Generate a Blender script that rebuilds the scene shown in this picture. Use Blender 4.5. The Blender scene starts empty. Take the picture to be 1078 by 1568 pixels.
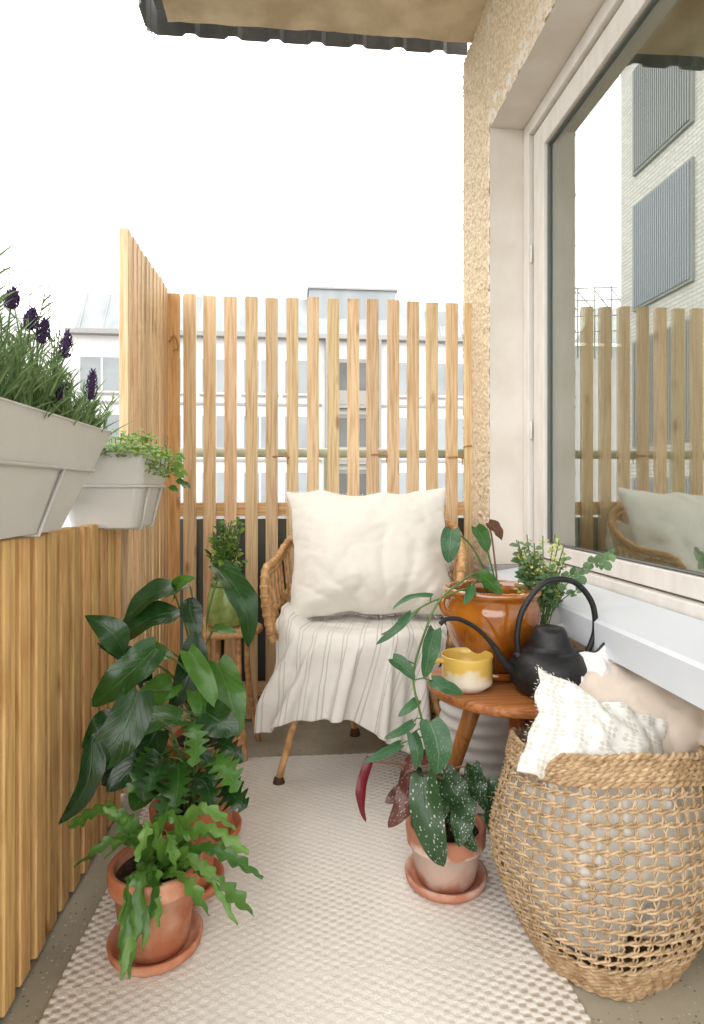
import bpy, math, random
import numpy as np
from mathutils import Vector, noise, Matrix
random.seed(7); np.random.seed(7)
R=random.random
def U(a,b): return a+(b-a)*random.random()
sc=bpy.context.scene
V=Vector
# ------------------------------------------------------------ materials
def newmat(name):
    m=bpy.data.materials.new(name); m.use_nodes=True
    nt=m.node_tree; b=nt.nodes['Principled BSDF']
    return m,nt,b
def N(nt,t,**k):
    n=nt.nodes.new(t)
    for a,v in k.items(): setattr(n,a,v)
    return n
def L(nt,a,b): nt.links.new(a,b)
def ramp(nt,src,stops):
    r=nt.nodes.new('ShaderNodeValToRGB'); e=r.color_ramp.elements
    while len(e)<len(stops): e.new(0.5)
    for i,(p,c) in enumerate(stops):
        e[i].position=p; e[i].color=(*c,1) if len(c)==3 else c
    L(nt,src,r.inputs[0]); return r
def bump(nt,b,h,strength=.3,dist=.005):
    n=N(nt,'ShaderNodeBump'); n.inputs['Strength'].default_value=strength; n.inputs['Distance'].default_value=dist
    L(nt,h,n.inputs['Height']); L(nt,n.outputs[0],b.inputs['Normal']); return n
def coord(nt,kind='Object',scale=(1,1,1)):
    c=N(nt,'ShaderNodeTexCoord'); m=N(nt,'ShaderNodeMapping'); m.inputs['Scale'].default_value=scale
    L(nt,c.outputs[kind],m.inputs[0]); return m.outputs[0]
def noisemat(name,c1,c2,scale=20,rough=.7,bs=.2,bd=.004,detail=6,stretch=(1,1,1),bscale=None,spec=.3,lo=.35,hi=.65,trans=0):
    m,nt,b=newmat(name); co=coord(nt,'Object',stretch)
    n=N(nt,'ShaderNodeTexNoise'); n.inputs['Scale'].default_value=scale; n.inputs['Detail'].default_value=detail
    L(nt,co,n.inputs['Vector']); r=ramp(nt,n.outputs[0],[(lo,c1),(hi,c2)]); L(nt,r.outputs[0],b.inputs['Base Color'])
    b.inputs['Roughness'].default_value=rough; b.inputs['Specular IOR Level'].default_value=spec
    if bs>0:
        n2=N(nt,'ShaderNodeTexNoise'); n2.inputs['Scale'].default_value=bscale or scale*3; n2.inputs['Detail'].default_value=4
        L(nt,co,n2.inputs['Vector']); bump(nt,b,n2.outputs[0],bs,bd)
    return m
def woodmat(name,dark,light,axis=2,rough=.55,knots=True,var=.14,gs=22,ga=.13):
    m,nt,b=newmat(name)
    c=N(nt,'ShaderNodeTexCoord'); g=N(nt,'ShaderNodeNewGeometry')
    cx=N(nt,'ShaderNodeCombineXYZ')
    mu=N(nt,'ShaderNodeMath',operation='MULTIPLY'); mu.inputs[1].default_value=37.
    L(nt,g.outputs['Random Per Island'],mu.inputs[0])
    for i in range(3): L(nt,mu.outputs[0],cx.inputs[i])
    ad=N(nt,'ShaderNodeVectorMath',operation='ADD'); L(nt,c.outputs['Object'],ad.inputs[0]); L(nt,cx.outputs[0],ad.inputs[1])
    mp=N(nt,'ShaderNodeMapping'); s=[gs,gs,gs]; s[axis]=.9; mp.inputs['Scale'].default_value=s; L(nt,ad.outputs[0],mp.inputs[0])
    n=N(nt,'ShaderNodeTexNoise'); n.inputs['Scale'].default_value=1.; n.inputs['Detail'].default_value=2; n.inputs['Distortion'].default_value=.4; L(nt,mp.outputs[0],n.inputs['Vector'])
    sn=N(nt,'ShaderNodeMath',operation='MULTIPLY'); sn.inputs[1].default_value=46; L(nt,n.outputs[0],sn.inputs[0])
    si=N(nt,'ShaderNodeMath',operation='SINE'); L(nt,sn.outputs[0],si.inputs[0])
    fi=N(nt,'ShaderNodeTexNoise'); fi.inputs['Scale'].default_value=9; fi.inputs['Detail'].default_value=4; L(nt,mp.outputs[0],fi.inputs['Vector'])
    a1=N(nt,'ShaderNodeMath',operation='MULTIPLY_ADD'); a1.inputs[1].default_value=ga; L(nt,si.outputs[0],a1.inputs[0]); L(nt,fi.outputs[0],a1.inputs[2])
    r=ramp(nt,a1.outputs[0],[(.22,dark),(.62,light)])
    hs=N(nt,'ShaderNodeHueSaturation'); L(nt,r.outputs[0],hs.inputs['Color'])
    mr=N(nt,'ShaderNodeMapRange'); mr.inputs[3].default_value=1-var; mr.inputs[4].default_value=1+var*.7; L(nt,g.outputs['Random Per Island'],mr.inputs[0]); L(nt,mr.outputs[0],hs.inputs['Value'])
    mr2=N(nt,'ShaderNodeMapRange'); mr2.inputs[3].default_value=.490; mr2.inputs[4].default_value=.508
    fr=N(nt,'ShaderNodeMath',operation='FRACT'); L(nt,mu.outputs[0],fr.inputs[0]); L(nt,fr.outputs[0],mr2.inputs[0]); L(nt,mr2.outputs[0],hs.inputs['Hue'])
    out=hs.outputs[0]
    if knots:
        mk=N(nt,'ShaderNodeMapping'); ks=[9,9,9]; ks[axis]=3.0; mk.inputs['Scale'].default_value=ks; L(nt,ad.outputs[0],mk.inputs[0])
        vo=N(nt,'ShaderNodeTexVoronoi'); vo.inputs['Scale'].default_value=1; L(nt,mk.outputs[0],vo.inputs['Vector'])
        kr=ramp(nt,vo.outputs['Distance'],[(.05,(.8,.8,.8)),(.13,(0,0,0))])
        mx=N(nt,'ShaderNodeMixRGB'); L(nt,kr.outputs[0],mx.inputs[0]); L(nt,out,mx.inputs[1]); mx.inputs[2].default_value=(dark[0]*.5,dark[1]*.36,dark[2]*.28,1); out=mx.outputs[0]
    L(nt,out,b.inputs['Base Color']); b.inputs['Roughness'].default_value=rough; b.inputs['Specular IOR Level'].default_value=.3
    bump(nt,b,a1.outputs[0],.2,.002)
    return m
def leafmat(name,c1,c2,vein=(.25,.35,.12),rough=.35,spots=None,veins=True,back=None,veinamt=.5,spotscale=16,trans=.15):
    m,nt,b=newmat(name)
    g=N(nt,'ShaderNodeNewGeometry'); c=N(nt,'ShaderNodeTexCoord')
    n=N(nt,'ShaderNodeTexNoise'); n.inputs['Scale'].default_value=25; L(nt,c.outputs['Object'],n.inputs['Vector'])
    ad=N(nt,'ShaderNodeMath',operation='ADD'); L(nt,g.outputs['Random Per Island'],ad.inputs[0]); L(nt,n.outputs[0],ad.inputs[1])
    mh=N(nt,'ShaderNodeMath',operation='MULTIPLY'); mh.inputs[1].default_value=.62; L(nt,ad.outputs[0],mh.inputs[0])
    r=ramp(nt,mh.outputs[0],[(.3,c1),(1.0,c2)])
    out=r.outputs[0]
    sp=N(nt,'ShaderNodeSeparateXYZ'); L(nt,c.outputs['UV'],sp.inputs[0])
    ab=N(nt,'ShaderNodeMath',operation='SUBTRACT'); ab.inputs[1].default_value=.5; L(nt,sp.outputs[0],ab.inputs[0])
    aa=N(nt,'ShaderNodeMath',operation='ABSOLUTE'); L(nt,ab.outputs[0],aa.inputs[0])
    if veins:
        k=N(nt,'ShaderNodeMath',operation='MULTIPLY_ADD'); k.inputs[1].default_value=-.7; L(nt,aa.outputs[0],k.inputs[0]); L(nt,sp.outputs[1],k.inputs[2])
        k2=N(nt,'ShaderNodeMath',operation='MULTIPLY'); k2.inputs[1].default_value=52; L(nt,k.outputs[0],k2.inputs[0])
        k3=N(nt,'ShaderNodeMath',operation='SINE'); L(nt,k2.outputs[0],k3.inputs[0])
        vr=ramp(nt,k3.outputs[0],[(.86,(0,0,0)),(1.0,(.45,.45,.45))])
        mr=ramp(nt,aa.outputs[0],[(.012,(1,1,1)),(.035,(0,0,0))])
        mm=N(nt,'ShaderNodeMath',operation='MAXIMUM'); L(nt,vr.outputs[0],mm.inputs[0]); L(nt,mr.outputs[0],mm.inputs[1])
        m2=N(nt,'ShaderNodeMath',operation='MULTIPLY'); m2.inputs[1].default_value=veinamt; L(nt,mm.outputs[0],m2.inputs[0])
        mx=N(nt,'ShaderNodeMixRGB'); L(nt,m2.outputs[0],mx.inputs[0]); L(nt,out,mx.inputs[1]); mx.inputs[2].default_value=(*vein,1); out=mx.outputs[0]
        bump(nt,b,mm.outputs[0],.3,.002)
    if spots:
        vo=N(nt,'ShaderNodeTexVoronoi'); vo.inputs['Scale'].default_value=spotscale
        mp=N(nt,'ShaderNodeMapping'); mp.inputs['Scale'].default_value=(.55,1,1); L(nt,c.outputs['UV'],mp.inputs[0]); L(nt,mp.outputs[0],vo.inputs['Vector'])
        sc3=N(nt,'ShaderNodeSeparateXYZ'); L(nt,vo.outputs['Color'],sc3.inputs[0])
        dv=N(nt,'ShaderNodeMath',operation='MULTIPLY_ADD'); dv.inputs[1].default_value=.16; L(nt,sc3.outputs[0],dv.inputs[0]); L(nt,vo.outputs['Distance'],dv.inputs[2])
        kr=ramp(nt,dv.outputs[0],[(.26,(1,1,1)),(.34,(0,0,0))])
        mx=N(nt,'ShaderNodeMixRGB'); L(nt,kr.outputs[0],mx.inputs[0]); L(nt,out,mx.inputs[1]); mx.inputs[2].default_value=(*spots,1); out=mx.outputs[0]
    if back:
        mx=N(nt,'ShaderNodeMixRGB'); L(nt,g.outputs['Backfacing'],mx.inputs[0]); L(nt,out,mx.inputs[1]); mx.inputs[2].default_value=(*back,1); out=mx.outputs[0]
    L(nt,out,b.inputs['Base Color']); b.inputs['Roughness'].default_value=rough; b.inputs['Specular IOR Level'].default_value=.5
    if trans>0:
        tr=N(nt,'ShaderNodeBsdfTranslucent'); L(nt,out,tr.inputs[0]); ms=N(nt,'ShaderNodeMixShader'); ms.inputs[0].default_value=trans
        o=nt.nodes['Material Output']; L(nt,b.outputs[0],ms.inputs[1]); L(nt,tr.outputs[0],ms.inputs[2]); L(nt,ms.outputs[0],o.inputs[0])
    return m
def plain(name,c,rough=.5,metal=0,spec=.5,coat=0,var=.06,scale=12):
    m,nt,b=newmat(name); co=coord(nt)
    n=N(nt,'ShaderNodeTexNoise'); n.inputs['Scale'].default_value=scale; n.inputs['Detail'].default_value=5; L(nt,co,n.inputs['Vector'])
    r=ramp(nt,n.outputs[0],[(.3,tuple(x*(1-var) for x in c)),(.7,tuple(min(1,x*(1+var)) for x in c))]); L(nt,r.outputs[0],b.inputs['Base Color'])
    b.inputs['Roughness'].default_value=rough; b.inputs['Metallic'].default_value=metal; b.inputs['Specular IOR Level'].default_value=spec; b.inputs['Coat Weight'].default_value=coat
    b.inputs['Coat Roughness'].default_value=.08
    return m

M_pine=woodmat('pine_wood',(.54,.35,.175),(.76,.57,.345))
M_pineL=woodmat('pine_wood_oiled',(.50,.26,.09),(.74,.465,.205),gs=13,ga=.08,var=.18)
M_pineY=woodmat('pine_rail',(.50,.30,.13),(.72,.48,.25),axis=0)
M_table=woodmat('teak_wood',(.20,.065,.018),(.40,.155,.05),axis=0,rough=.35,knots=False,var=.08)
M_tableleg=woodmat('teak_leg',(.26,.085,.025),(.40,.15,.045),axis=2,rough=.4,knots=False,var=.08)
M_rattan=noisemat('rattan',(.40,.20,.075),(.66,.40,.18),40,.45,.3,.002,spec=.4)
M_rattand=noisemat('dark_cap',(.05,.02,.01),(.10,.045,.02),40,.5,.1)
M_green=plain('green_grey_metal',(.07,.08,.07),.5)
M_pipe=plain('pale_green_paint',(.40,.45,.37),.45)
M_dark=plain('grey_cladding_panel',(.19,.19,.19),.5,var=.2)
M_twine=noisemat('twine',(.35,.2,.1),(.5,.3,.15),200,.9,.3)
M_stucco=noisemat('stucco',(.58,.46,.31),(.80,.69,.52),70,.95,.9,.006,detail=8,bscale=110,spec=.1)
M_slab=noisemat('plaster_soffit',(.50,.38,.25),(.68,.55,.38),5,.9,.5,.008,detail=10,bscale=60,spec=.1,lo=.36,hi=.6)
M_reveal=noisemat('painted_plaster',(.68,.62,.55),(.76,.71,.65),6,.7,.2,.003,bscale=30)
M_frame=noisemat('painted_window_frame',(.68,.645,.60),(.75,.72,.68),9,.42,.1,.002,stretch=(3,3,.8),bscale=20)
M_sill=plain('white_sheet_metal_sill',(.62,.66,.71),.35,var=.04,scale=3)
M_conc=plain('grey_ledge',(.3,.29,.27),.8,var=.2,scale=20)
M_gasket=plain('window_gasket',(.12,.13,.12),.5)
def floor_mat():
    m,nt,b=newmat('balcony_concrete'); co=coord(nt)
    n=N(nt,'ShaderNodeTexNoise'); n.inputs['Scale'].default_value=4; n.inputs['Detail'].default_value=8; L(nt,co,n.inputs['Vector'])
    r=ramp(nt,n.outputs[0],[(.35,(.30,.275,.21)),(.65,(.46,.43,.34))])
    vo=N(nt,'ShaderNodeTexVoronoi'); vo.inputs['Scale'].default_value=85; L(nt,co,vo.inputs['Vector'])
    k=ramp(nt,vo.outputs['Distance'],[(.16,(1,1,1)),(.24,(0,0,0))])
    vc=ramp(nt,vo.outputs['Color'],[(.3,(.16,.13,.10)),(.75,(.62,.57,.48))])
    mx=N(nt,'ShaderNodeMixRGB'); L(nt,k.outputs[0],mx.inputs[0]); L(nt,r.outputs[0],mx.inputs[1]); L(nt,vc.outputs[0],mx.inputs[2])
    L(nt,mx.outputs[0],b.inputs['Base Color']); b.inputs['Roughness'].default_value=.75
    bump(nt,b,n.outputs[0],.3,.004); return m
M_floor=floor_mat()
def rug_mat():
    m,nt,b=newmat('woven_rug'); 
    at=N(nt,'ShaderNodeAttribute'); at.attribute_name='ht'
    co=coord(nt); n=N(nt,'ShaderNodeTexNoise'); n.inputs['Scale'].default_value=240; n.inputs['Detail'].default_value=2; L(nt,co,n.inputs['Vector'])
    r=ramp(nt,at.outputs['Fac'],[(.08,(.46,.39,.31)),(.48,(.80,.77,.72))])  # weave recesses tinted beige as painted shadow, raised cells cream
    n3=N(nt,'ShaderNodeTexNoise'); n3.inputs['Scale'].default_value=5; n3.inputs['Detail'].default_value=5; L(nt,co,n3.inputs['Vector'])
    hs=N(nt,'ShaderNodeHueSaturation'); L(nt,r.outputs[0],hs.inputs['Color']); mr=N(nt,'ShaderNodeMapRange'); mr.inputs[3].default_value=.92; mr.inputs[4].default_value=1.08; L(nt,n3.outputs[0],mr.inputs[0]); L(nt,mr.outputs[0],hs.inputs['Value'])
    L(nt,hs.outputs[0],b.inputs['Base Color']); b.inputs['Roughness'].default_value=.95; b.inputs['Specular IOR Level'].default_value=.1
    bump(nt,b,n.outputs[0],.6,.003); return m
M_rug=rug_mat()
def cloth(name,c,stripe=None,pattern=None,sc_=900,rough=.9,pcol=(.62,.60,.54)):
    m,nt,b=newmat(name); co=coord(nt)
    c2=N(nt,'ShaderNodeTexCoord')
    n=N(nt,'ShaderNodeTexNoise'); n.inputs['Scale'].default_value=sc_; n.inputs['Detail'].default_value=2; L(nt,co,n.inputs['Vector'])
    n3=N(nt,'ShaderNodeTexNoise'); n3.inputs['Scale'].default_value=28; n3.inputs['Detail'].default_value=5; L(nt,co,n3.inputs['Vector'])
    r=ramp(nt,n3.outputs[0],[(.3,tuple(x*.95 for x in c)),(.7,c)]); out=r.outputs[0]
    if stripe:
        sp=N(nt,'ShaderNodeSeparateXYZ'); L(nt,c2.outputs['UV'],sp.inputs[0])
        f=N(nt,'ShaderNodeMath',operation='MULTIPLY'); f.inputs[1].default_value=stripe; L(nt,sp.outputs[0],f.inputs[0])
        fr=N(nt,'ShaderNodeMath',operation='FRACT'); L(nt,f.outputs[0],fr.inputs[0])
        k=ramp(nt,fr.outputs[0],[(.0,(.0,)*3),(.03,(.8,)*3),(.07,(.8,)*3),(.10,(0,0,0)),(.24,(.0,)*3),(.27,(.7,.7,.7)),(.31,(.7,.7,.7)),(.34,(0,0,0))])
        nn=N(nt,'ShaderNodeTexNoise'); nn.inputs['Scale'].default_value=3; L(nt,c2.outputs['UV'],nn.inputs['Vector'])
        mu=N(nt,'ShaderNodeMath',operation='MULTIPLY'); L(nt,k.outputs[0],mu.inputs[0]); L(nt,nn.outputs[0],mu.inputs[1])
        mx=N(nt,'ShaderNodeMixRGB'); L(nt,mu.outputs[0],mx.inputs[0]); L(nt,out,mx.inputs[1]); mx.inputs[2].default_value=(.22,.20,.18,1); out=mx.outputs[0]
    if pattern:
        mp=N(nt,'ShaderNodeMapping'); mp.inputs['Scale'].default_value=(pattern,pattern,1); mp.inputs['Rotation'].default_value=(0,0,.78); L(nt,c2.outputs['UV'],mp.inputs[0])
        ch=N(nt,'ShaderNodeTexChecker'); ch.inputs['Scale'].default_value=1; L(nt,mp.outputs[0],ch.inputs['Vector'])
        ch2=N(nt,'ShaderNodeTexChecker'); ch2.inputs['Scale'].default_value=.25; L(nt,mp.outputs[0],ch2.inputs['Vector'])
        mm=N(nt,'ShaderNodeMath',operation='MULTIPLY'); L(nt,ch.outputs['Fac'],mm.inputs[0]); L(nt,ch2.outputs['Fac'],mm.inputs[1])
        mx=N(nt,'ShaderNodeMixRGB'); L(nt,mm.outputs[0],mx.inputs[0]); L(nt,out,mx.inputs[1]); mx.inputs[2].default_value=(*pcol,1); out=mx.outputs[0]
    L(nt,out,b.inputs['Base Color']); b.inputs['Roughness'].default_value=rough; b.inputs['Specular IOR Level'].default_value=.1
    b.inputs['Sheen Weight'].default_value=.2
    ad=N(nt,'ShaderNodeMath',operation='MULTIPLY_ADD'); ad.inputs[1].default_value=.25; L(nt,n.outputs[0],ad.inputs[0]); L(nt,n3.outputs[0],ad.inputs[2])
    bump(nt,b,ad.outputs[0],.3,.005); return m
M_cush=cloth('cream_linen',(.80,.765,.70))
M_blank=cloth('striped_blanket',(.79,.765,.72),stripe=12)
M_patt=cloth('patterned_throw',(.80,.79,.755),pattern=34)
M_beige=cloth('beige_linen',(.68,.585,.50))
M_white=cloth('white_cloth',(.78,.77,.75))
M_liner=cloth('blanket_in_basket',(.74,.72,.68))
M_black=plain('black_piping',(.02,.02,.025),.7)
M_terra=noisemat('terracotta',(.42,.135,.06),(.62,.25,.13),9,.75,.15,.002,detail=8,bscale=60,lo=.3,hi=.7)
M_terra2=noisemat('terracotta_weathered',(.48,.17,.085),(.68,.40,.28),14,.85,.2,.002,detail=9,bscale=60,lo=.4,hi=.7)
def whitewash():
    m,nt,b=newmat('whitewashed_terracotta'); c=N(nt,'ShaderNodeTexCoord'); sp=N(nt,'ShaderNodeSeparateXYZ'); L(nt,c.outputs['Object'],sp.inputs[0])
    n=N(nt,'ShaderNodeTexNoise'); n.inputs['Scale'].default_value=14; n.inputs['Detail'].default_value=6; L(nt,c.outputs['Object'],n.inputs['Vector'])
    mr=N(nt,'ShaderNodeMath',operation='MULTIPLY_ADD'); mr.inputs[1].default_value=6.0; L(nt,sp.outputs[2],mr.inputs[0]); L(nt,n.outputs[0],mr.inputs[2])
    mm=N(nt,'ShaderNodeMath',operation='MULTIPLY'); mm.inputs[1].default_value=.7; L(nt,mr.outputs[0],mm.inputs[0])
    r=ramp(nt,mm.outputs[0],[(.42,(.48,.20,.12)),(.62,(.68,.50,.42)),(.84,(.70,.55,.47)),(.93,(.46,.20,.12))])
    L(nt,r.outputs[0],b.inputs['Base Color']); b.inputs['Roughness'].default_value=.85; bump(nt,b,n.outputs[0],.15,.003); return m
M_wash=whitewash()
M_soil=noisemat('soil',(.02,.012,.008),(.07,.045,.03),60,.95,.8,.01)
M_glaze=noisemat('amber_glaze',(.20,.05,.005),(.42,.14,.012),10,.08,.12,.006,detail=5,bscale=14,spec=.9)
M_glaze.node_tree.nodes['Principled BSDF'].inputs['Coat Weight'].default_value=.6
M_iron=noisemat('black_cast_iron',(.007,.007,.008),(.014,.014,.015),80,.45,.25,.001,bscale=350,spec=.4)
def mugmat():
    m,nt,b=newmat('yellow_white_glaze'); c=N(nt,'ShaderNodeTexCoord'); sp=N(nt,'ShaderNodeSeparateXYZ'); L(nt,c.outputs['Object'],sp.inputs[0])
    n=N(nt,'ShaderNodeTexNoise'); n.inputs['Scale'].default_value=22; n.inputs['Detail'].default_value=5; L(nt,c.outputs['Object'],n.inputs['Vector'])
    a=N(nt,'ShaderNodeMath',operation='SUBTRACT'); a.inputs[1].default_value=.50; L(nt,sp.outputs[2],a.inputs[0])
    mr=N(nt,'ShaderNodeMath',operation='MULTIPLY_ADD'); mr.inputs[1].default_value=9.; L(nt,a.outputs[0],mr.inputs[0]); L(nt,n.outputs[0],mr.inputs[2])
    r=ramp(nt,mr.outputs[0],[(.76,(.68,.62,.50)),(.9,(.66,.53,.30)),(.99,(.62,.41,.09))]); L(nt,r.outputs[0],b.inputs['Base Color']); b.inputs['Roughness'].default_value=.15; return m
M_mug=mugmat()
M_ribbed=noisemat('white_ribbed_ceramic',(.52,.51,.49),(.66,.65,.63),8,.5,.1)
M_planter=plain('white_metal_planter',(.62,.605,.58),.42,metal=.0,var=.03)
M_seag=noisemat('seagrass',(.36,.245,.135),(.64,.48,.31),60,.85,.5,.002,bscale=260,spec=.2)
M_seagd=noisemat('seagrass_band',(.32,.20,.105),(.56,.40,.24),50,.85,.5,.002,bscale=260,spec=.2)
def jar():
    m,nt,b=newmat('green_glass'); b.inputs['Roughness'].default_value=.08; b.inputs['Transmission Weight'].default_value=.4
    co=coord(nt); n=N(nt,'ShaderNodeTexNoise'); n.inputs['Scale'].default_value=30; L(nt,co,n.inputs['Vector']); r=ramp(nt,n.outputs[0],[(.3,(.30,.44,.10)),(.7,(.55,.70,.28))]); L(nt,r.outputs[0],b.inputs['Base Color']); bump(nt,b,n.outputs[0],.2,.004); return m
M_jar=jar()
M_ldark=leafmat('dark_glossy_leaf',(.007,.026,.007),(.022,.085,.016),(.05,.15,.03),.24,veinamt=.45,trans=.10)
M_lmid=leafmat('mid_green_leaf',(.025,.095,.012),(.08,.22,.025),(.14,.30,.06),.26,veinamt=.4,trans=.2)
M_llight=leafmat('bright_green_leaf',(.12,.26,.03),(.30,.44,.08),(.4,.5,.2),.45,veins=False,trans=.3)
M_cact=leafmat('fishbone_leaf',(.035,.12,.015),(.16,.32,.06),(.12,.26,.06),.3,veinamt=.3)
M_beg=leafmat('spotted_begonia_leaf',(.012,.04,.014),(.03,.085,.028),(.06,.14,.05),.35,spots=(.40,.45,.36),veins=True,back=(.18,.02,.03),veinamt=.3,spotscale=19,trans=.08)
M_begr=leafmat('bronze_begonia_leaf',(.06,.03,.02),(.16,.05,.04),(.3,.12,.09),.3,spots=(.5,.36,.30),back=(.2,.01,.02),spotscale=20,trans=.15)
M_red=leafmat('crimson_leaf',(.08,.006,.010),(.17,.013,.025),(.3,.03,.05),.3,trans=.2)
M_sat=leafmat('silver_pothos_leaf',(.02,.085,.03),(.045,.14,.045),(.15,.28,.14),.35,spots=(.12,.22,.12),spotscale=24,trans=.1)
M_brownleaf=leafmat('dry_leaf',(.10,.04,.02),(.17,.075,.035),(.25,.14,.08),.5)
M_lav=leafmat('lavender_leaf',(.09,.17,.06),(.27,.38,.16),rough=.7,veins=False,trans=.25)
M_lavfl=leafmat('lavender_flower',(.035,.016,.06),(.10,.05,.16),rough=.8,veins=False,trans=.1)
M_euc=leafmat('eucalyptus_leaf',(.07,.15,.06),(.18,.29,.13),rough=.6,veins=False)
M_yel=leafmat('yellow_flower',(.42,.46,.08),(.70,.68,.22),rough=.7,veins=False,trans=.2)
M_stem=plain('green_stem',(.09,.16,.035),.5,var=.3)
M_stemb=plain('brown_stem',(.22,.10,.05),.6,var=.3)
M_facade=noisemat('white_facade',(.74,.74,.74),(.82,.82,.82),.8,.9,.0,detail=6)
M_trim=plain('grey_trim',(.36,.36,.35),.8)
M_balc=plain('beige_balcony',(.34,.325,.30),.8)
M_roof=noisemat('zinc_roof',(.27,.30,.315),(.35,.38,.395),.4,.5,.0,detail=5,stretch=(3,3,.3))
M_winglass=plain('window_pane',(.30,.33,.345),.1,spec=.5,var=.22,scale=.4)
M_windark=plain('window_dark',(.10,.105,.10),.2,spec=.5,var=.4,scale=.5)
M_ground=noisemat('ground_courtyard',(.10,.10,.09),(.16,.16,.13),.2,.9,.0)
def brick():
    m,nt,b=newmat('pale_brick')
    c=N(nt,'ShaderNodeTexCoord'); sp=N(nt,'ShaderNodeSeparateXYZ'); L(nt,c.outputs['Object'],sp.inputs[0])
    ad=N(nt,'ShaderNodeMath',operation='ADD'); L(nt,sp.outputs[0],ad.inputs[0]); L(nt,sp.outputs[1],ad.inputs[1])
    cb=N(nt,'ShaderNodeCombineXYZ'); L(nt,ad.outputs[0],cb.inputs[0]); L(nt,sp.outputs[2],cb.inputs[1])
    br=N(nt,'ShaderNodeTexBrick'); br.inputs['Scale'].default_value=1.; br.inputs['Brick Width'].default_value=.5; br.inputs['Row Height'].default_value=.16; br.inputs['Mortar Size'].default_value=.02
    br.inputs['Color1'].default_value=(.66,.63,.59,1); br.inputs['Color2'].default_value=(.78,.75,.71,1); br.inputs['Mortar'].default_value=(.46,.44,.41,1)
    L(nt,cb.outputs[0],br.inputs['Vector']); L(nt,br.outputs[0],b.inputs['Base Color']); b.inputs['Roughness'].default_value=.9; return m
M_brick=brick()
M_corr=plain('corrugated_grey',(.29,.295,.30),.5,var=.1)
M_corr2=plain('corrugated_blue',(.33,.355,.40),.5,var=.1)
M_curt=noisemat('sheer_curtain',(.50,.52,.45),(.62,.64,.56),3,.9,.0)
M_room=plain('room_wall',(.45,.45,.40),.8)
def glassmat():
    m=bpy.data.materials.new('window_glass'); m.use_nodes=True; nt=m.node_tree; nt.nodes.clear()
    o=N(nt,'ShaderNodeOutputMaterial'); t=N(nt,'ShaderNodeBsdfTransparent'); t.inputs[0].default_value=(.90,.94,.89,1)
    g=N(nt,'ShaderNodeBsdfGlossy'); g.inputs['Roughness'].default_value=0.; g.inputs[0].default_value=(.95,.97,.95,1)
    f=N(nt,'ShaderNodeLayerWeight'); f.inputs[0].default_value=.35
    mr=N(nt,'ShaderNodeMapRange'); mr.inputs[3].default_value=.30; mr.inputs[4].default_value=.85; L(nt,f.outputs['Fresnel'],mr.inputs[0])
    ms=N(nt,'ShaderNodeMixShader'); L(nt,mr.outputs[0],ms.inputs[0]); L(nt,t.outputs[0],ms.inputs[1]); L(nt,g.outputs[0],ms.inputs[2]); L(nt,ms.outputs[0],o.inputs[0]); return m
M_glass=glassmat()
# ------------------------------------------------------------ cloth simulation helpers
def simulate(co,faces,frames,pins=None,pressure=None,collider=None,ten=20,bend=.5,mass=.3,grav=1.0,air=1.):
    me=bpy.data.meshes.new('simcloth'); me.from_pydata([tuple(c) for c in co],[],faces); ob=bpy.data.objects.new('simcloth',me); sc.collection.objects.link(ob)
    tmp=[]
    if collider:
        cm=bpy.data.meshes.new('simcol'); cm.from_pydata(collider[0],[],collider[1]); cob=bpy.data.objects.new('simcol',cm); sc.collection.objects.link(cob)
        cob.modifiers.new('c','COLLISION'); cob.collision.thickness_outer=.02; cob.collision.cloth_friction=30; tmp.append(cob)
    md=ob.modifiers.new('cl','CLOTH'); s=md.settings; s.quality=7; s.mass=mass; s.tension_stiffness=ten; s.compression_stiffness=ten; s.shear_stiffness=ten*.4; s.bending_stiffness=bend; s.air_damping=air
    s.effector_weights.gravity=grav
    if pressure: s.use_pressure=True; s.uniform_pressure_force=pressure
    md.collision_settings.use_collision=bool(collider); md.collision_settings.distance_min=.015; md.collision_settings.use_self_collision=False
    if pins: 
        vg=ob.vertex_groups.new(name='pin'); vg.add(pins,1.0,'REPLACE'); s.vertex_group_mass='pin'
    md.point_cache.frame_start=1; md.point_cache.frame_end=frames+2
    for f in range(1,frames+1): sc.frame_set(f)
    dg=bpy.context.evaluated_depsgraph_get(); ev=ob.evaluated_get(dg); m=ev.to_mesh()
    out=np.empty(len(m.vertices)*3,dtype=np.float32); m.vertices.foreach_get('co',out); out=out.reshape(-1,3).copy(); ev.to_mesh_clear()
    bpy.data.objects.remove(ob); 
    for t in tmp: bpy.data.objects.remove(t)
    sc.frame_set(1)
    return out
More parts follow.
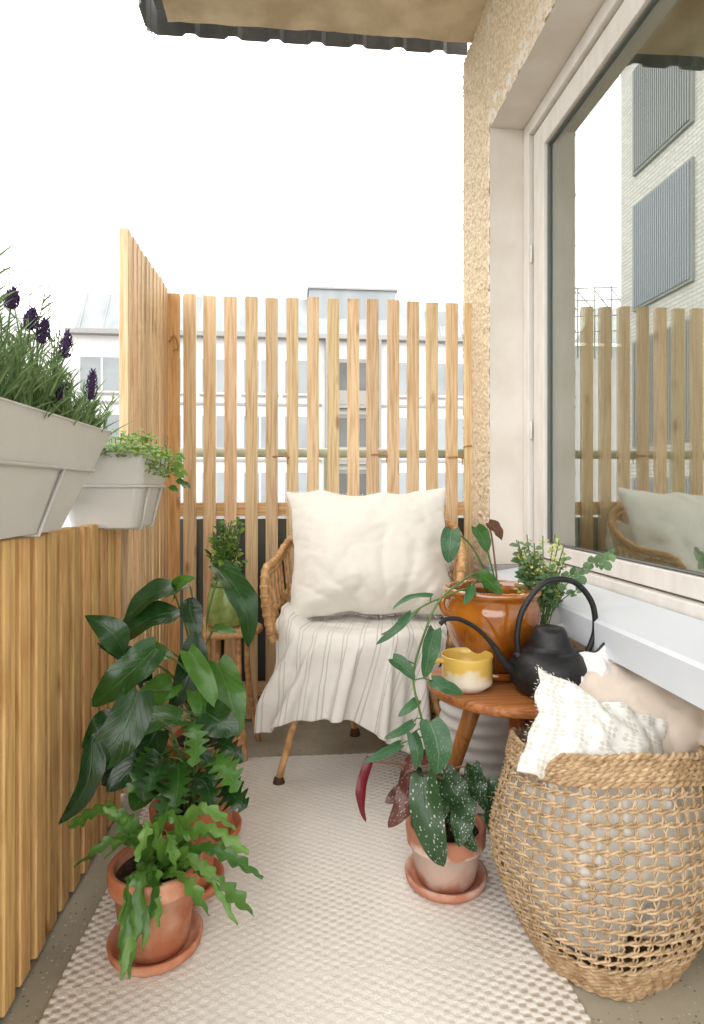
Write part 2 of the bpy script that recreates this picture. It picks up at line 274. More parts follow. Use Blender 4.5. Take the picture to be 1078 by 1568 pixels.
def sim_pillow(seed,n=46,size=2.0,press=6.,mixf=.35):
    rs=np.random.RandomState(seed); idx={}; co=[]; uv=[]
    def vid(i,j,s):
        if i in(0,n) or j in(0,n): s=0
        k=(i,j,s)
        if k not in idx:
            idx[k]=len(co); x=(i/n-.5)*size; y=(j/n-.5)*size
            co.append((x,y,s*.03+rs.uniform(-.006,.006))); uv.append((i/n,j/n))
        return idx[k]
    F=[]
    for s in(1,-1):
        for i in range(n):
            for j in range(n):
                q=(vid(i,j,s),vid(i+1,j,s),vid(i+1,j+1,s),vid(i,j+1,s)); F.append(q if s>0 else q[::-1])
    out=simulate(co,F,34,pressure=press,grav=0,ten=25,bend=.15,mass=.3)
    if not np.isfinite(out).all() or np.abs(out).max()>size*2: raise RuntimeError('pillow sim')
    edge=[vid(i,0,0) for i in range(n)]+[vid(n,j,0) for j in range(n)]+[vid(i,n,0) for i in range(n,0,-1)]+[vid(0,j,0) for j in range(n,-1,-1)]
    out=out/size; uva=np.array(uv)-.5; k=np.ptp(out[:,0])
    out[:,:2]=out[:,:2]*mixf+uva*k*(1-mixf)
    print('pillow ext',np.ptp(out,axis=0))
    return out,F,uv,edge
PILS=[]
for sd,pr,mf in((3,4.,.42),(11,6.,.45)):
    try: PILS.append(sim_pillow(sd,press=pr,mixf=mf))
    except Exception as e: print('PILLOW SIM FAIL',e)
BL=None
try:
    S4=4.0; nu,nv=66,92; co=[];uvb=[]
    for i in range(nu):
        v=i/(nu-1); yl=.24-v*.80
        for j in range(nv):
            u=j/(nv-1)*2-1; wd=.275+.13*max(0,v-.30)/.70
            co.append((u*wd*S4,yl*S4,(.545+.006*noise.noise(V((u*3,v*3,2)))+ .010*math.sin(u*5+v*3)*max(0,v-.3))*S4)); uvb.append((j/(nv-1),v))
    F=[(i*nv+j,(i+1)*nv+j,(i+1)*nv+j+1,i*nv+j+1) for i in range(nu-1) for j in range(nv-1)]
    cv=[];cf=[];K=56
    prof=[(.0,.52),(.30,.52),(.325,.512),(.340,.49),(.345,.46),(.325,.43),(.0,.43)]
    for r_,z_ in prof:
        for k in range(K):
            t=2*math.pi*k/K; cv.append((r_*math.cos(t)*S4*1.0,r_*.86*math.sin(t)*S4,z_*S4))
    for a_ in range(len(prof)-1):
        for k in range(K): cf.append((a_*K+k,a_*K+(k+1)%K,(a_+1)*K+(k+1)%K,(a_+1)*K+k)[::-1])
    out=simulate(co,F,78,pins=list(range(nv*4)),collider=(cv,cf),ten=30,bend=1.6,mass=.25,air=2.)
    if not np.isfinite(out).all() or np.abs(out).max()>12: raise RuntimeError('blanket')
    BL=(out/S4,F,uvb); print('blanket bounds',BL[0].min(0),BL[0].max(0))
except Exception as e: print('BLANKET SIM FAIL',e)
# ------------------------------------------------------------ builder
class B:
    def __init__(s,name): s.name=name; s.v=[]; s.f=[]; s.mi=[]; s.m=[]; s.uv=[]; s.sm=[]
    def add(s,vs,fs,mat,smooth=True,uvs=None):
        o=len(s.v); s.v.extend([tuple(p) for p in vs]); s.uv.extend(uvs if uvs is not None else [(0,0)]*len(vs))
        if mat not in s.m: s.m.append(mat)
        k=s.m.index(mat)
        for f in fs: s.f.append(tuple(i+o for i in f)); s.mi.append(k); s.sm.append(smooth)
    def box(s,a,b,mat):
        x0,y0,z0=a;x1,y1,z1=b
        vs=[(x0,y0,z0),(x1,y0,z0),(x1,y1,z0),(x0,y1,z0),(x0,y0,z1),(x1,y0,z1),(x1,y1,z1),(x0,y1,z1)]
        s.add(vs,[(0,3,2,1),(4,5,6,7),(0,1,5,4),(1,2,6,5),(2,3,7,6),(3,0,4,7)],mat,False)
    def tube(s,pts,r,mat,seg=8,cap=True):
        pts=[V(p) for p in pts]; n=len(pts)
        rr=r if isinstance(r,(list,tuple)) else [r]*n
        if len(rr)<n: rr=[rr[0]+(rr[-1]-rr[0])*i/(n-1) for i in range(n)]
        t=(pts[1]-pts[0]).normalized(); a=V((0,0,1)) if abs(t.z)<.9 else V((1,0,0)); u=t.cross(a).normalized(); vs=[];uv=[]
        for i,p in enumerate(pts):
            t=(pts[min(i+1,n-1)]-pts[max(i-1,0)])
            if t.length<1e-9: t=V((0,0,1))
            t.normalize(); u=(u-t*u.dot(t)).normalized(); w=t.cross(u)
            for k in range(seg):
                an=2*math.pi*k/seg; vs.append(p+(u*math.cos(an)+w*math.sin(an))*rr[i]); uv.append((k/seg,i/n))
        fs=[(i*seg+k,i*seg+(k+1)%seg,(i+1)*seg+(k+1)%seg,(i+1)*seg+k) for i in range(n-1) for k in range(seg)]
        if cap: fs.append(tuple(range(seg))[::-1]); fs.append(tuple((n-1)*seg+k for k in range(seg)))
        s.add(vs,fs,mat,True,uv)
    def lathe(s,prof,c,mat,seg=48,fn=None,cap=False):
        vs=[];n=len(prof)
        for (r,z) in prof:
            for k in range(seg):
                an=2*math.pi*k/seg; rr=r*(fn(an,z) if fn else 1)
                vs.append((c[0]+rr*math.cos(an),c[1]+rr*math.sin(an),c[2]+z))
        fs=[(i*seg+k,i*seg+(k+1)%seg,(i+1)*seg+(k+1)%seg,(i+1)*seg+k) for i in range(n-1) for k in range(seg)]
        if cap: fs.append(tuple((n-1)*seg+k for k in range(seg)))
        s.add(vs,fs,mat,True)
    def grid(s,P,mat,smooth=True,uv=True,flip=False):
        nu=len(P);nv=len(P[0]); vs=[p for row in P for p in row]
        uvs=[(j/(nv-1),i/(nu-1)) for i in range(nu) for j in range(nv)]
        fs=[(i*nv+j,i*nv+j+1,(i+1)*nv+j+1,(i+1)*nv+j) for i in range(nu-1) for j in range(nv-1)]
        if flip: fs=[f[::-1] for f in fs]
        s.add(vs,fs,mat,smooth,uvs)
    def leaf(s,base,tip,w,mat,nrm=None,fold=.18,droop=.12,shape='ovate',ns=10,ripple=.0):
        base=V(base);tip=V(tip);A=tip-base;Ln=A.length
        if nrm is None: nrm=V((U(-.3,.5),-.75+U(-.25,.25),.65+U(-.2,.3)))
        nrm=V(nrm); a=A.normalized(); nn=(nrm-a*nrm.dot(a))
        if nn.length<.05: nn=V((1,.3,0))-a*V((1,.3,0)).dot(a)
        nn.normalize(); S=a.cross(nn); P=[]; ph=U(0,6); bend=U(-.12,.12)*Ln
        for i in range(ns+1):
            u=i/ns
            if shape=='ovate': h=math.sin(math.pi*min(1,u**.72))**.85
            elif shape=='heart': h=(((u+.03)**.32)*(1-u)**.62)*1.5
            elif shape=='lance': h=math.sin(math.pi*u**.8)**1.3
            elif shape=='round': h=max(0,1-(2*u-1)**2)**.5
            elif shape=='lobed': h=(((u+.03)**.35)*(1-u)**.5)*1.45*(.70+.30*math.cos(u*34))
            else: h=math.sin(math.pi*u)
            h=max(h,.015)*w*.5
            row=[]
            for j in range(5):
                v=(j-2)/2
                back=-.10*Ln*abs(v)*(1-u)**3 if shape in('heart','lobed') else 0
                row.append(base+A*u+a*back+nn*(droop*Ln*math.sin(math.pi*u*.9)-droop*.5*Ln*u*u)+S*(h*v+(bend*math.sin(math.pi*u) if ns>5 else 0))+nn*(fold*h*abs(v)+ripple*h*math.sin(u*14+ph+v*2)*abs(v)))
            P.append(row)
        s.grid(P,mat)
    def build(s,bevel=0,parent=None,subsurf=0):
        me=bpy.data.meshes.new(s.name); me.from_pydata(s.v,[],s.f)
        for m in s.m: me.materials.append(m)
        me.polygons.foreach_set('material_index',s.mi); me.polygons.foreach_set('use_smooth',s.sm)
        ul=me.uv_layers.new(name='UVMap'); li=np.empty(len(me.loops),dtype=np.int32); me.loops.foreach_get('vertex_index',li)
        ul.data.foreach_set('uv',np.array(s.uv,dtype=np.float32)[li].ravel())
        me.update(); ob=bpy.data.objects.new(s.name,me); sc.collection.objects.link(ob)
        if bevel: 
            md=ob.modifiers.new('bevel','BEVEL'); md.width=bevel; md.segments=1; md.limit_method='ANGLE'
        if subsurf:
            md=ob.modifiers.new('ss','SUBSURF'); md.levels=subsurf; md.render_levels=subsurf
        if parent: ob.parent=parent
        return ob
def cr(pts,n=8):
    pts=[V(p) for p in pts]; out=[]
    P=[pts[0]*2-pts[1]]+pts+[pts[-1]*2-pts[-2]]
    for i in range(1,len(P)-2):
        for k in range(n):
            t=k/n; p0,p1,p2,p3=P[i-1],P[i],P[i+1],P[i+2]
            out.append(.5*((2*p1)+(p2-p0)*t+(2*p0-5*p1+4*p2-p3)*t*t+(3*p1-p0-3*p2+p3)*t**3))
    out.append(pts[-1]); return out
def nz(p,s=1.): return noise.noise(V(p)*s)
# ------------------------------------------------------------ setting
g=B('ground'); g.grid([[(-600,-600,-8),(600,-600,-8)],[(-600,600,-8),(600,600,-8)]],M_ground,flip=False); g.build()
f=B('balcony_floor'); f.box((-.66,-1.2,-.22),(.98,2.80,0),M_floor); f.build()
def make_rug():
    x0,x1,y0,y1=-.475,.55,.35,2.27; nx,ny=400,640
    xs=np.linspace(x0,x1,nx); ys=np.linspace(y0,y1,ny); X,Y=np.meshgrid(xs,ys)
    cx,cy=.0185,.0115
    jit=.0012*np.sin(X*41+Y*67)+.001*np.sin(Y*153)
    sx=np.sin(np.pi*(X+jit)/cx); sy=np.sin(np.pi*(Y+jit)/cy)
    h=np.tanh(2.6*sx*sy)*.5+.5
    tex=.5+.5*np.sin(X/cx*np.pi*4)*np.sin(Y/cy*np.pi*3)
    h=h*.8+.2*tex*h
    band=np.mod(Y,.31)<.010; h=np.where(band,.6,h)
    rx=(X-.0)/.5
    fade=.48+.45*np.clip(rx**2*1.1,0,1)+.22*np.sin(X*9+1)*np.sin(Y*5+.6); h2=1-(1-h)*np.clip(fade,.3,1)
    Z=.005+.0030*h2+.0014*np.sin(X*7+Y*3)*np.sin(Y*5)+.001
    Xw=X+.004*np.sin(Y*9)
    co=np.stack([Xw,Y,Z],-1).reshape(-1,3)
    idx=np.arange(nx*ny).reshape(ny,nx); q=np.stack([idx[:-1,:-1],idx[:-1,1:],idx[1:,1:],idx[1:,:-1]],-1).reshape(-1,4)
    me=bpy.data.meshes.new('rug'); me.from_pydata(co.tolist(),[],q.tolist()); me.materials.append(M_rug)
    me.polygons.foreach_set('use_smooth',[True]*len(me.polygons))
    a=me.attributes.new('ht','FLOAT','POINT'); a.data.foreach_set('value',h2.reshape(-1).astype(np.float32))
    ob=bpy.data.objects.new('woven_rug',me); sc.collection.objects.link(ob)
    md=ob.modifiers.new('sol','SOLIDIFY'); md.thickness=.005; md.offset=-1
make_rug()
M_back=plain('groove_shade_backing',(.05,.022,.010),.8,var=.3)  # near-black colour standing in for shade in the grooves between slats
b=B('slatted_balustrade'); y=.2; 
while y<1.91:
    b.box((-.580,y,.015),(-.545+U(-.003,.003),y+.047,.905+U(-.003,.003)),M_pineL); y+=.0705+U(-.002,.002)
b.box((-.60,.2,.0),(-.5865,1.95,.895),M_back)  # backing sheet added to darken the slat grooves
b.box((-.655,.2,.0),(-.635,2.0,.86),M_green)  # added panel, keeps light from bleeding through the slat gaps
b.box((-.615,1.955,.0),(-.565,2.005,.98),M_green)
b.build(bevel=.003)
b=B('slatted_privacy_screen'); y=2.02
while y<2.62:
    b.box((-.575,y,.015),(-.543+U(-.002,.002),y+.037,1.85+U(-.004,.004)),M_pine); y+=.0565
b.box((-.603,2.18,1.0),(-.577,2.64,1.06),M_pineL); b.box((-.603,2.18,1.62),(-.577,2.64,1.68),M_pineL)
b.build(bevel=.0025)
b=B('slatted_fence'); 
for i in range(15):
    x=-.487+i*.0882+U(-.003,.003)
    b.box((x,2.642,.012),(x+.052,2.664,1.835+U(-.004,.004)),M_pine)
b.box((-.54,2.666,.885),(.775,2.69,.945),M_pineY); b.box((-.54,2.666,.10),(.775,2.69,.16),M_pineY)
for (x,z) in [(-.07,1.14),(.36,1.15),(.70,1.14),(.78,1.19)]:
    pts=[(x-.036,2.66,z),(x-.03,2.636,z+.004),(x,2.634,z+.006),(x+.03,2.636,z),(x+.036,2.66,z-.002)]
    b.tube(cr(pts,4),.0035,M_twine,6)
    b.tube(cr([(x+.01,2.634,z+.004),(x+.025,2.628,z+.02),(x+.03,2.628,z-.03)],4),.0025,M_twine,5)
b.tube(cr([(-.535,2.60,1.62),(-.515,2.61,1.65),(-.50,2.61,1.60),(-.52,2.60,1.585)],4),.0035,M_twine,6)
b.build(bevel=.0025)
b=B('corner_post'); b.box((-.545,2.625,.012),(-.497,2.64,1.835),M_pineL); b.build(bevel=.002)
b=B('metal_railing'); b.tube([(-.62,2.72,1.165),(.95,2.72,1.165)],.021,M_pipe,14)
b.box((-.66,2.75,-.15),(.95,2.765,.87),M_green)
x=-.6
while x<.93: b.box((x,2.735,0.0),(x+.025,2.748,.87),M_green); x+=.12
for x in (-.6,.12,.85): b.box((x,2.71,-.1),(x+.03,2.735,1.15),M_pipe)
b.tube([(-.64,-.5,.99),(-.64,2.72,.99)],.018,M_pipe,12)
b.build()
def rough_grid(bb,o,du,dv,nu,nv,nrm,amp,mat,flip=False):
    o=V(o);du=V(du);dv=V(dv);nrm=V(nrm);P=[]
    for i in range(nu+1):
        row=[]
        for j in range(nv+1):
            p=o+du*(i/nu)+dv*(j/nv)
            e=noise.noise(p*75)*.6+noise.noise(p*150)*.5+noise.noise(p*28)*.5
            e=max(-.55,e)
            row.append(p+nrm*(amp*e))
        P.append(row)
    bb.grid(P,mat,flip=flip)
w=B('stucco_house_wall')
rough_grid(w,(.776,2.392,0),(0,.39,0),(0,0,3.0),88,620,(-1,0,0),.009,M_stucco)
rough_grid(w,(.776,2.782,0),(.5,0,0),(0,0,3.0),40,200,(0,1,0),.006,M_stucco)
rough_grid(w,(.776,1.1,2.467),(0,1.292,0),(0,0,.54),250,110,(-1,0,0),.009,M_stucco)
rough_grid(w,(.776,-1.2,2.467),(0,2.3,0),(0,0,.54),150,40,(-1,0,0),.006,M_stucco)
rough_grid(w,(.905,-1.2,0),(0,3.59,0),(0,0,.66),400,80,(-1,0,0),.006,M_stucco)
w.box((.7765,2.390,.0),(1.3,2.42,3.0),M_reveal)
w.box((.7765,-1.2,2.464),(1.3,2.389,2.56),M_reveal)
w.build()
w=B('ceiling_slab')
P=[]
for i in range(60):
    row=[]
    for j in range(150):
        p=V((-.55+1.5*i/59,-1.2+3.85*j/149,3.0)); row.append(p+V((0,0,.010*noise.noise(p*4)+.005*noise.noise(p*16))))
    P.append(row)
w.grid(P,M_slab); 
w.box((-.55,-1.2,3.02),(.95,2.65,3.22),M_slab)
w.box((-.62,-1.2,3.12),(.95,2.74,3.24),M_dark)
w.build()
w=B('corrugated_balcony_cladding')
def corrug(p0,p1,nrm,z0,z1,pitch=.19):
    p0=V(p0);p1=V(p1);nrm=V(nrm);Ln=(p1-p0).length;n=int(Ln/.01);P=[]
    for i in range(n+1):
        u=i/n*Ln; q=(u/pitch)%1; h=min(1,max(0,(abs(q-.5)*2-.6)/.2))*.016
        p=p0+(p1-p0)*(i/n)-nrm*h
        P.append([V((p.x,p.y,z0+.004*(h/.016))),V((p.x,p.y,z1))])
    w.grid(P,M_dark,smooth=False)
corrug((-.67,-1.2,0),(-.67,2.80,0),(-1,0,0),3.05,4.1)
corrug((-.67,2.80,0),(.80,2.80,0),(0,1,0),3.05,4.1)
ob=w.build(); md=ob.modifiers.new('s','SOLIDIFY'); md.thickness=.004
w=B('large_window')
X0,X1=.915,.975; yN=-1.1; yF=2.388
def fr(ya,yb,za,zb,x0,x1): w.box((x0,ya,za),(x1,yb,zb),M_frame)
fr(2.335,yF,.70,2.462,X0,X1); fr(yN,2.333,2.41,2.462,X0,X1); fr(yN,2.333,.70,.735,X0,X1)
fr(2.225,2.325,.742,2.402,.932,.985); fr(yN,2.223,2.315,2.402,.932,.985); fr(yN,2.223,.742,.795,.932,.985)
w.box((.94,2.326,.742),(.97,2.333,2.402),M_gasket); 
w.box((.945,2.218,.80),(.96,2.2235,2.31),M_gasket); w.box((.945,yN,2.308),(.96,2.217,2.3135),M_gasket); w.box((.945,yN,.797),(.96,2.217,.802),M_gasket)
w.box((.955,yN,.79),(.961,2.224,2.32),M_glass)
for z in (1.2,1.9): w.tube([(.925,2.33,z),(.925,2.33,z+.07)],.006,M_frame,8)
w.build(bevel=.003)
w=B('window_sill')
Xs=[(.735,.60),(.735,.672),(.742,.68),(.91,.705)]
w.grid([[(x,yN,z) for x,z in Xs],[(x,2.30,z) for x,z in Xs]],M_sill,smooth=False,flip=False)
w.box((.745,2.302,.62),(.925,2.389,.70),M_conc)
w.box((.74,yN,.615),(.90,2.298,.66),M_conc)
w.build()
w=B('curtain')
P=[]
for i in range(260):
    yy=-1.2+3.9*i/259; xx=1.12+.03*math.sin(yy*31)+.015*math.sin(yy*57+1)
    P.append([(xx,yy,.3),(xx+.01*math.sin(yy*20),yy,2.6)])
w.grid(P,M_curt); w.build()
w=B('interior_room'); w.box((1.3,-1.3,-.1),(4,3,-.02),M_room); w.box((4,-1.3,0),(4.1,3,3),M_room); w.box((.98,-1.3,2.565),(4,3,2.65),M_room); w.build()
def apartment():
    w=B('white_apartment_building'); Y0=30.; 
    w.box((-10.7,Y0,-8),(14,Y0+10,8.4),M_facade)
    w.box((-10.9,Y0-.45,8.4),(14.1,Y0+10,8.62),M_trim)
    w.grid([[(-10.6,Y0-.1,8.62),(-10.6,Y0+1.2,10.8)],[(14,Y0-.1,8.62),(14,Y0+1.2,10.8)]],M_roof,smooth=False)
    w.grid([[(-10.6,Y0+1.2,10.8),(-10.6,Y0+10,10.8)],[(14,Y0+1.2,10.8),(14,Y0+10,10.8)]],M_roof,smooth=False)
    w.grid([[(-10.6,Y0-.1,8.62),(-10.6,Y0+9,8.62)],[(-10.6,Y0+1.2,10.8),(-10.6,Y0+9,10.8)]],M_roof,smooth=False)
    x=-10.4
    while x<14: w.grid([[(x,Y0-.14,8.62),(x,Y0+1.14,10.8)],[(x+.06,Y0-.14,8.62),(x+.06,Y0+1.14,10.8)]],M_trim,smooth=False); x+=1.1
    w.box((.6,Y0+.5,9.6),(5.0,Y0+5,11.1),M_roof); w.box((.5,Y0+.4,11.1),(5.1,Y0+5,11.2),M_trim)
    w.box((6.6,Y0+.4,9.2),(7.8,Y0+2,10.3),M_facade); w.box((6.8,Y0+.35,9.4),(7.6,Y0+.42,10.1),M_winglass)
    for cx in (-8.6,-5.2,9): w.box((cx,Y0+3,10.8),(cx+.5,Y0+3.5,11.2),M_trim); w.tube([(cx+.25,Y0+3,11.2),(cx+.25,Y0+3,11.5)],.1,M_trim,8)
    for fl in range(6):
        z0=5.75-fl*2.75
        w.box((-10.75,Y0-.08,z0-.62),(1.2,Y0-.01,z0-.50),M_trim)
        w.box((4.2,Y0-.08,z0-.62),(14,Y0-.01,z0-.50),M_trim)
        for x,wd in [(-10.3,2.0),(-7.2,1.6),(-4.6,1.3),(-2.6,1.6),(-.6,1.1),(4.9,1.2),(7.0,1.7),(9.6,1.5)]:
            w.box((x-.09,Y0-.06,z0-.09),(x+wd+.09,Y0-.005,z0+1.69),M_facade)
            w.box((x,Y0-.075,z0),(x+wd,Y0-.062,z0+1.6),M_winglass)
            w.box((x+wd/2-.04,Y0-.10,z0),(x+wd/2+.04,Y0-.078,z0+1.6),M_facade)
            w.box((x-.12,Y0-.16,z0-.16),(x+wd+.12,Y0-.062,z0-.095),M_trim)
        w.box((1.5,Y0-.5,z0-.75),(4.0,Y0-.02,z0-.58),M_balc); w.box((1.5,Y0-.52,z0-.58),(4.0,Y0-.45,z0+.1),M_balc)
        w.box((1.55,Y0-.04,z0-.2),(3.95,Y0-.015,z0+1.75),M_balc)
        w.box((1.7,Y0-.07,z0),(2.7,Y0-.045,z0+1.55),M_windark); w.box((2.9,Y0-.07,z0-.1),(3.8,Y0-.045,z0+1.55),M_windark)
    w.box((1.38,Y0-.55,-8),(1.5,Y0-.02,8.38),M_balc); w.box((4.0,Y0-.55,-8),(4.12,Y0-.02,8.38),M_balc)
    w.build()
apartment()
w=B('brick_apartment_building')
w.box((-22,3,-8),(-12,25,19.6),M_brick)
for k in range(5):
    zt=[18.2,12.6,7.0,1.4,-4.2][k]
    for yb in (20.2,14.4,8.6,4.0):
        y1=yb+ (3.6 if yb>5 else 3.0); zb=max(zt-4.15,-7.9)
        w.box((-12.0,yb-.1,zb-.1 if zb>-7.8 else zb),(-11.88,y1+.1,zt+.1),M_trim)
        nn=26
        for q in range(nn):
            ya=yb+(y1-yb)*q/nn
            w.box((-11.87,ya,zb),(-11.82,ya+(y1-yb)/nn*.55,zt),M_corr if k%2==0 else M_corr2)
        w.box((-11.879,yb,zb),(-11.872,y1,zt),M_corr if k%2==0 else M_corr2)
w.build()
w=B('distant_roof'); w.box((-30,34,-8),(-14.2,44,9.4),M_facade); 
w.grid([[(-30,33.7,9.5),(-30,39,13.2)],[(-14,33.7,9.5),(-18,39,13.2)]],M_roof,smooth=False)
w.build()
w=B('scaffolding')
for i in range(9):
    x=-21+i*1.0; w.tube([(x,33.2,8.5),(x,33.2,13.3-.12*i)],.035,M_corr,6)
    if i<8: w.tube([(x,33.2,11.2),(x+1.0,33.2,13.0-.12*i)],.03,M_corr,6)
for z in (10.4,11.3,12.2,12.9): w.tube([(-21,33.2,z),(-12.9,33.2,z-.5)],.03,M_corr,6)
w.build()
# ------------------------------------------------------------ planters
def planter(name,tx0,tx1,ty0,ty1,tz,bx0,bx1,by0,by1,bz):
    w=B(name)
    def loop(x0,x1,y0,y1,z,r=.022,n=5):
        pts=[]
        for cx,cy,a0 in ((x1-r,y1-r,0),(x0+r,y1-r,90),(x0+r,y0+r,180),(x1-r,y0+r,270)):
            for k in range(n+1):
                a=math.radians(a0+90*k/n); pts.append((cx+r*math.cos(a),cy+r*math.sin(a),z))
        return pts
    def lerp(t,e=0): return (bx0+(tx0-bx0)*t-e,bx1+(tx1-bx1)*t+e,by0+(ty0-by0)*t-e,by1+(ty1-by1)*t+e,bz+(tz-bz)*t)
    loops=[loop(*lerp(0)),loop(*lerp(.02)),loop(*lerp(.5)),loop(*lerp(.52)),loop(*lerp(.985)),loop(*lerp(.985,.003)),loop(*lerp(1,.003)),loop(*lerp(1,-.005)),loop(*lerp(.8,-.007))]
    n=len(loops[0]); vs=[p for l in loops for p in l]
    fs=[(i*n+k,i*n+(k+1)%n,(i+1)*n+(k+1)%n,(i+1)*n+k) for i in range(len(loops)-1) for k in range(n)]
    fs.append(tuple(range(n))[::-1]); w.add(vs,fs,M_planter,False)
    w.add(loops[-1],[tuple(range(n))],M_soil,False)
    l=lerp(.56,.005); ring=[V(p) for p in loop(*l)]; w.tube(ring+[ring[0]],.0042,M_planter,8)
    for yy in (.22,.75):
        t=l; ya=t[2]+(t[3]-t[2])*yy; yb=lerp(0)[2]+(lerp(0)[3]-lerp(0)[2])*yy; bl=lerp(0,.004)
        w.tube([(t[1],ya,t[4]),(bl[1],yb,bz-.004),(bl[0],yb,bz-.004),(t[0],ya,t[4])],.0042,M_planter,8)
    return w
w=planter('lavender_planter',-.67,-.486,.62,1.665,1.152,-.645,-.525,.85,1.42,.912)
def blade(w,base,tip,wd,mat,bend=.15):
    base=V(base);tip=V(tip);A=tip-base; s=A.cross(V((U(-1,1),U(-1,1),.2))).normalized()*wd*.5; side=V((U(-1,1),U(-1,1),0))*bend*A.length; P=[]
    for i in range(5):
        u=i/4; p=base+A*u+side*u*u-V((0,0,.12*A.length*u*u)); k=(1-u)**.6+.05
        P.append([p-s*k,p+s*k])
    w.grid(P,mat)
for i in range(1800):
    x=U(-.65,-.495); y=U(.66,1.64); h=U(.05,.12)*(1.0+.35*math.sin(y*9)); 
    if y>1.42: h*=.65
    lean=V((U(-.04,.055),U(-.05,.06),h)); bs=V((x,y,1.12+U(0,.09 if y<1.35 else .03)))
    blade(w,bs,bs+lean,.0048,M_lav)
for i in range(210):
    x=U(-.64,-.50); y=U(.68,1.62); h=U(.12,.26)*(1 if y<1.25 else (.75 if y<1.4 else .5)); top=V((x+U(-.03,.05),y+U(-.05,.07),1.13+h))
    bs=V((x,y,1.12)); w.tube(cr([bs,(bs+top)/2+V((U(-.01,.01),U(-.01,.01),0)),top],3),.0014,M_stem,4)
    for k in range(12):
        u=.25+.75*k/12; p=bs+(top-bs)*u; a=U(0,6.28); blade(w,p,p+V((math.cos(a)*.03,math.sin(a)*.03,.035)),.0045,M_lav)
def lavhead(w,p,top):
    p=V(p);top=V(top);A=top-p
    w.tube([p,p.lerp(top,.5),top],[.006,.0075,.004],M_lavfl,8)
    for k in range(170):
        u=k/170; rr=.0098*math.sin(math.pi*min(1,u*.8+.18))**.6+.001*math.sin(u*40); a=k*2.4+U(-.3,.3); q=p+A*u+V((math.cos(a)*rr,math.sin(a)*rr,0))
        l=U(.003,.008); w.leaf(q,q+V((math.cos(a)*l*.6,math.sin(a)*l*.6,l)),.0046,M_lavfl,nrm=(math.cos(a)+U(-.4,.4),math.sin(a)+U(-.4,.4),U(-.3,.5)),ns=3,shape='round')
    for k in range(5): a=k*1.25; blade(w,top,top+V((math.cos(a)*.006,math.sin(a)*.006,.014)),.005,M_lavfl)
for (bx,by,bz),(hx,hy,hz,hl) in [((-.52,1.12,1.2),(-.511,1.135,1.325,.03)),((-.51,1.17,1.2),(-.505,1.20,1.305,.035)),((-.51,1.2,1.2),(-.493,1.225,1.285,.04)),((-.5,1.25,1.18),(-.482,1.31,1.275,.05)),((-.5,1.4,1.15),(-.466,1.42,1.205,.060)),((-.52,1.3,1.15),(-.50,1.34,1.19,.025)),((-.51,1.02,1.2),(-.51,1.03,1.37,.03))]:
    w.tube(cr([(bx,by,1.12),(bx,by,bz),(hx,hy,hz)],4),.0018,M_stem,5); lavhead(w,(hx,hy,hz),(hx+.004,hy+.003,hz+hl))
w.build()
w=planter('herb_planter',-.665,-.405,1.68,2.005,1.10,-.62,-.445,1.72,1.96,.895)
for i in range(1500):
    x=U(-.65,-.38); y=U(1.66,2.02); 
    z=1.085+U(0,.11)*(1-.6*abs((y-1.85)/.17))*(.7+.5*nz((x*12,y*12,1)))
    if x>-.42 : z=U(1.04,1.125)
    p=V((x,y,z)); a=U(0,6.28); l=U(.008,.022); w.leaf(p,p+V((math.cos(a)*l,math.sin(a)*l,U(-.006,.012))),l*.75,M_llight,nrm=(U(-.5,.5),-.4,.9),ns=4,shape='ovate')
for i in range(60):
    x=U(-.62,-.40);y=U(1.72,2.0); w.tube([(x,y,1.06),(x+U(-.02,.02),y+U(-.02,.02),1.10+U(0,.07))],.0012,M_stem,4)
for i in range(12):
    p=V((-.385+U(-.01,.02),1.93+U(-.05,.09),1.10-.010*i+U(0,.02))); w.leaf(p,p+V((.03,U(-.02,.02),-.012)),.026,M_lmid if i>7 else M_llight,ns=5)
w.build()
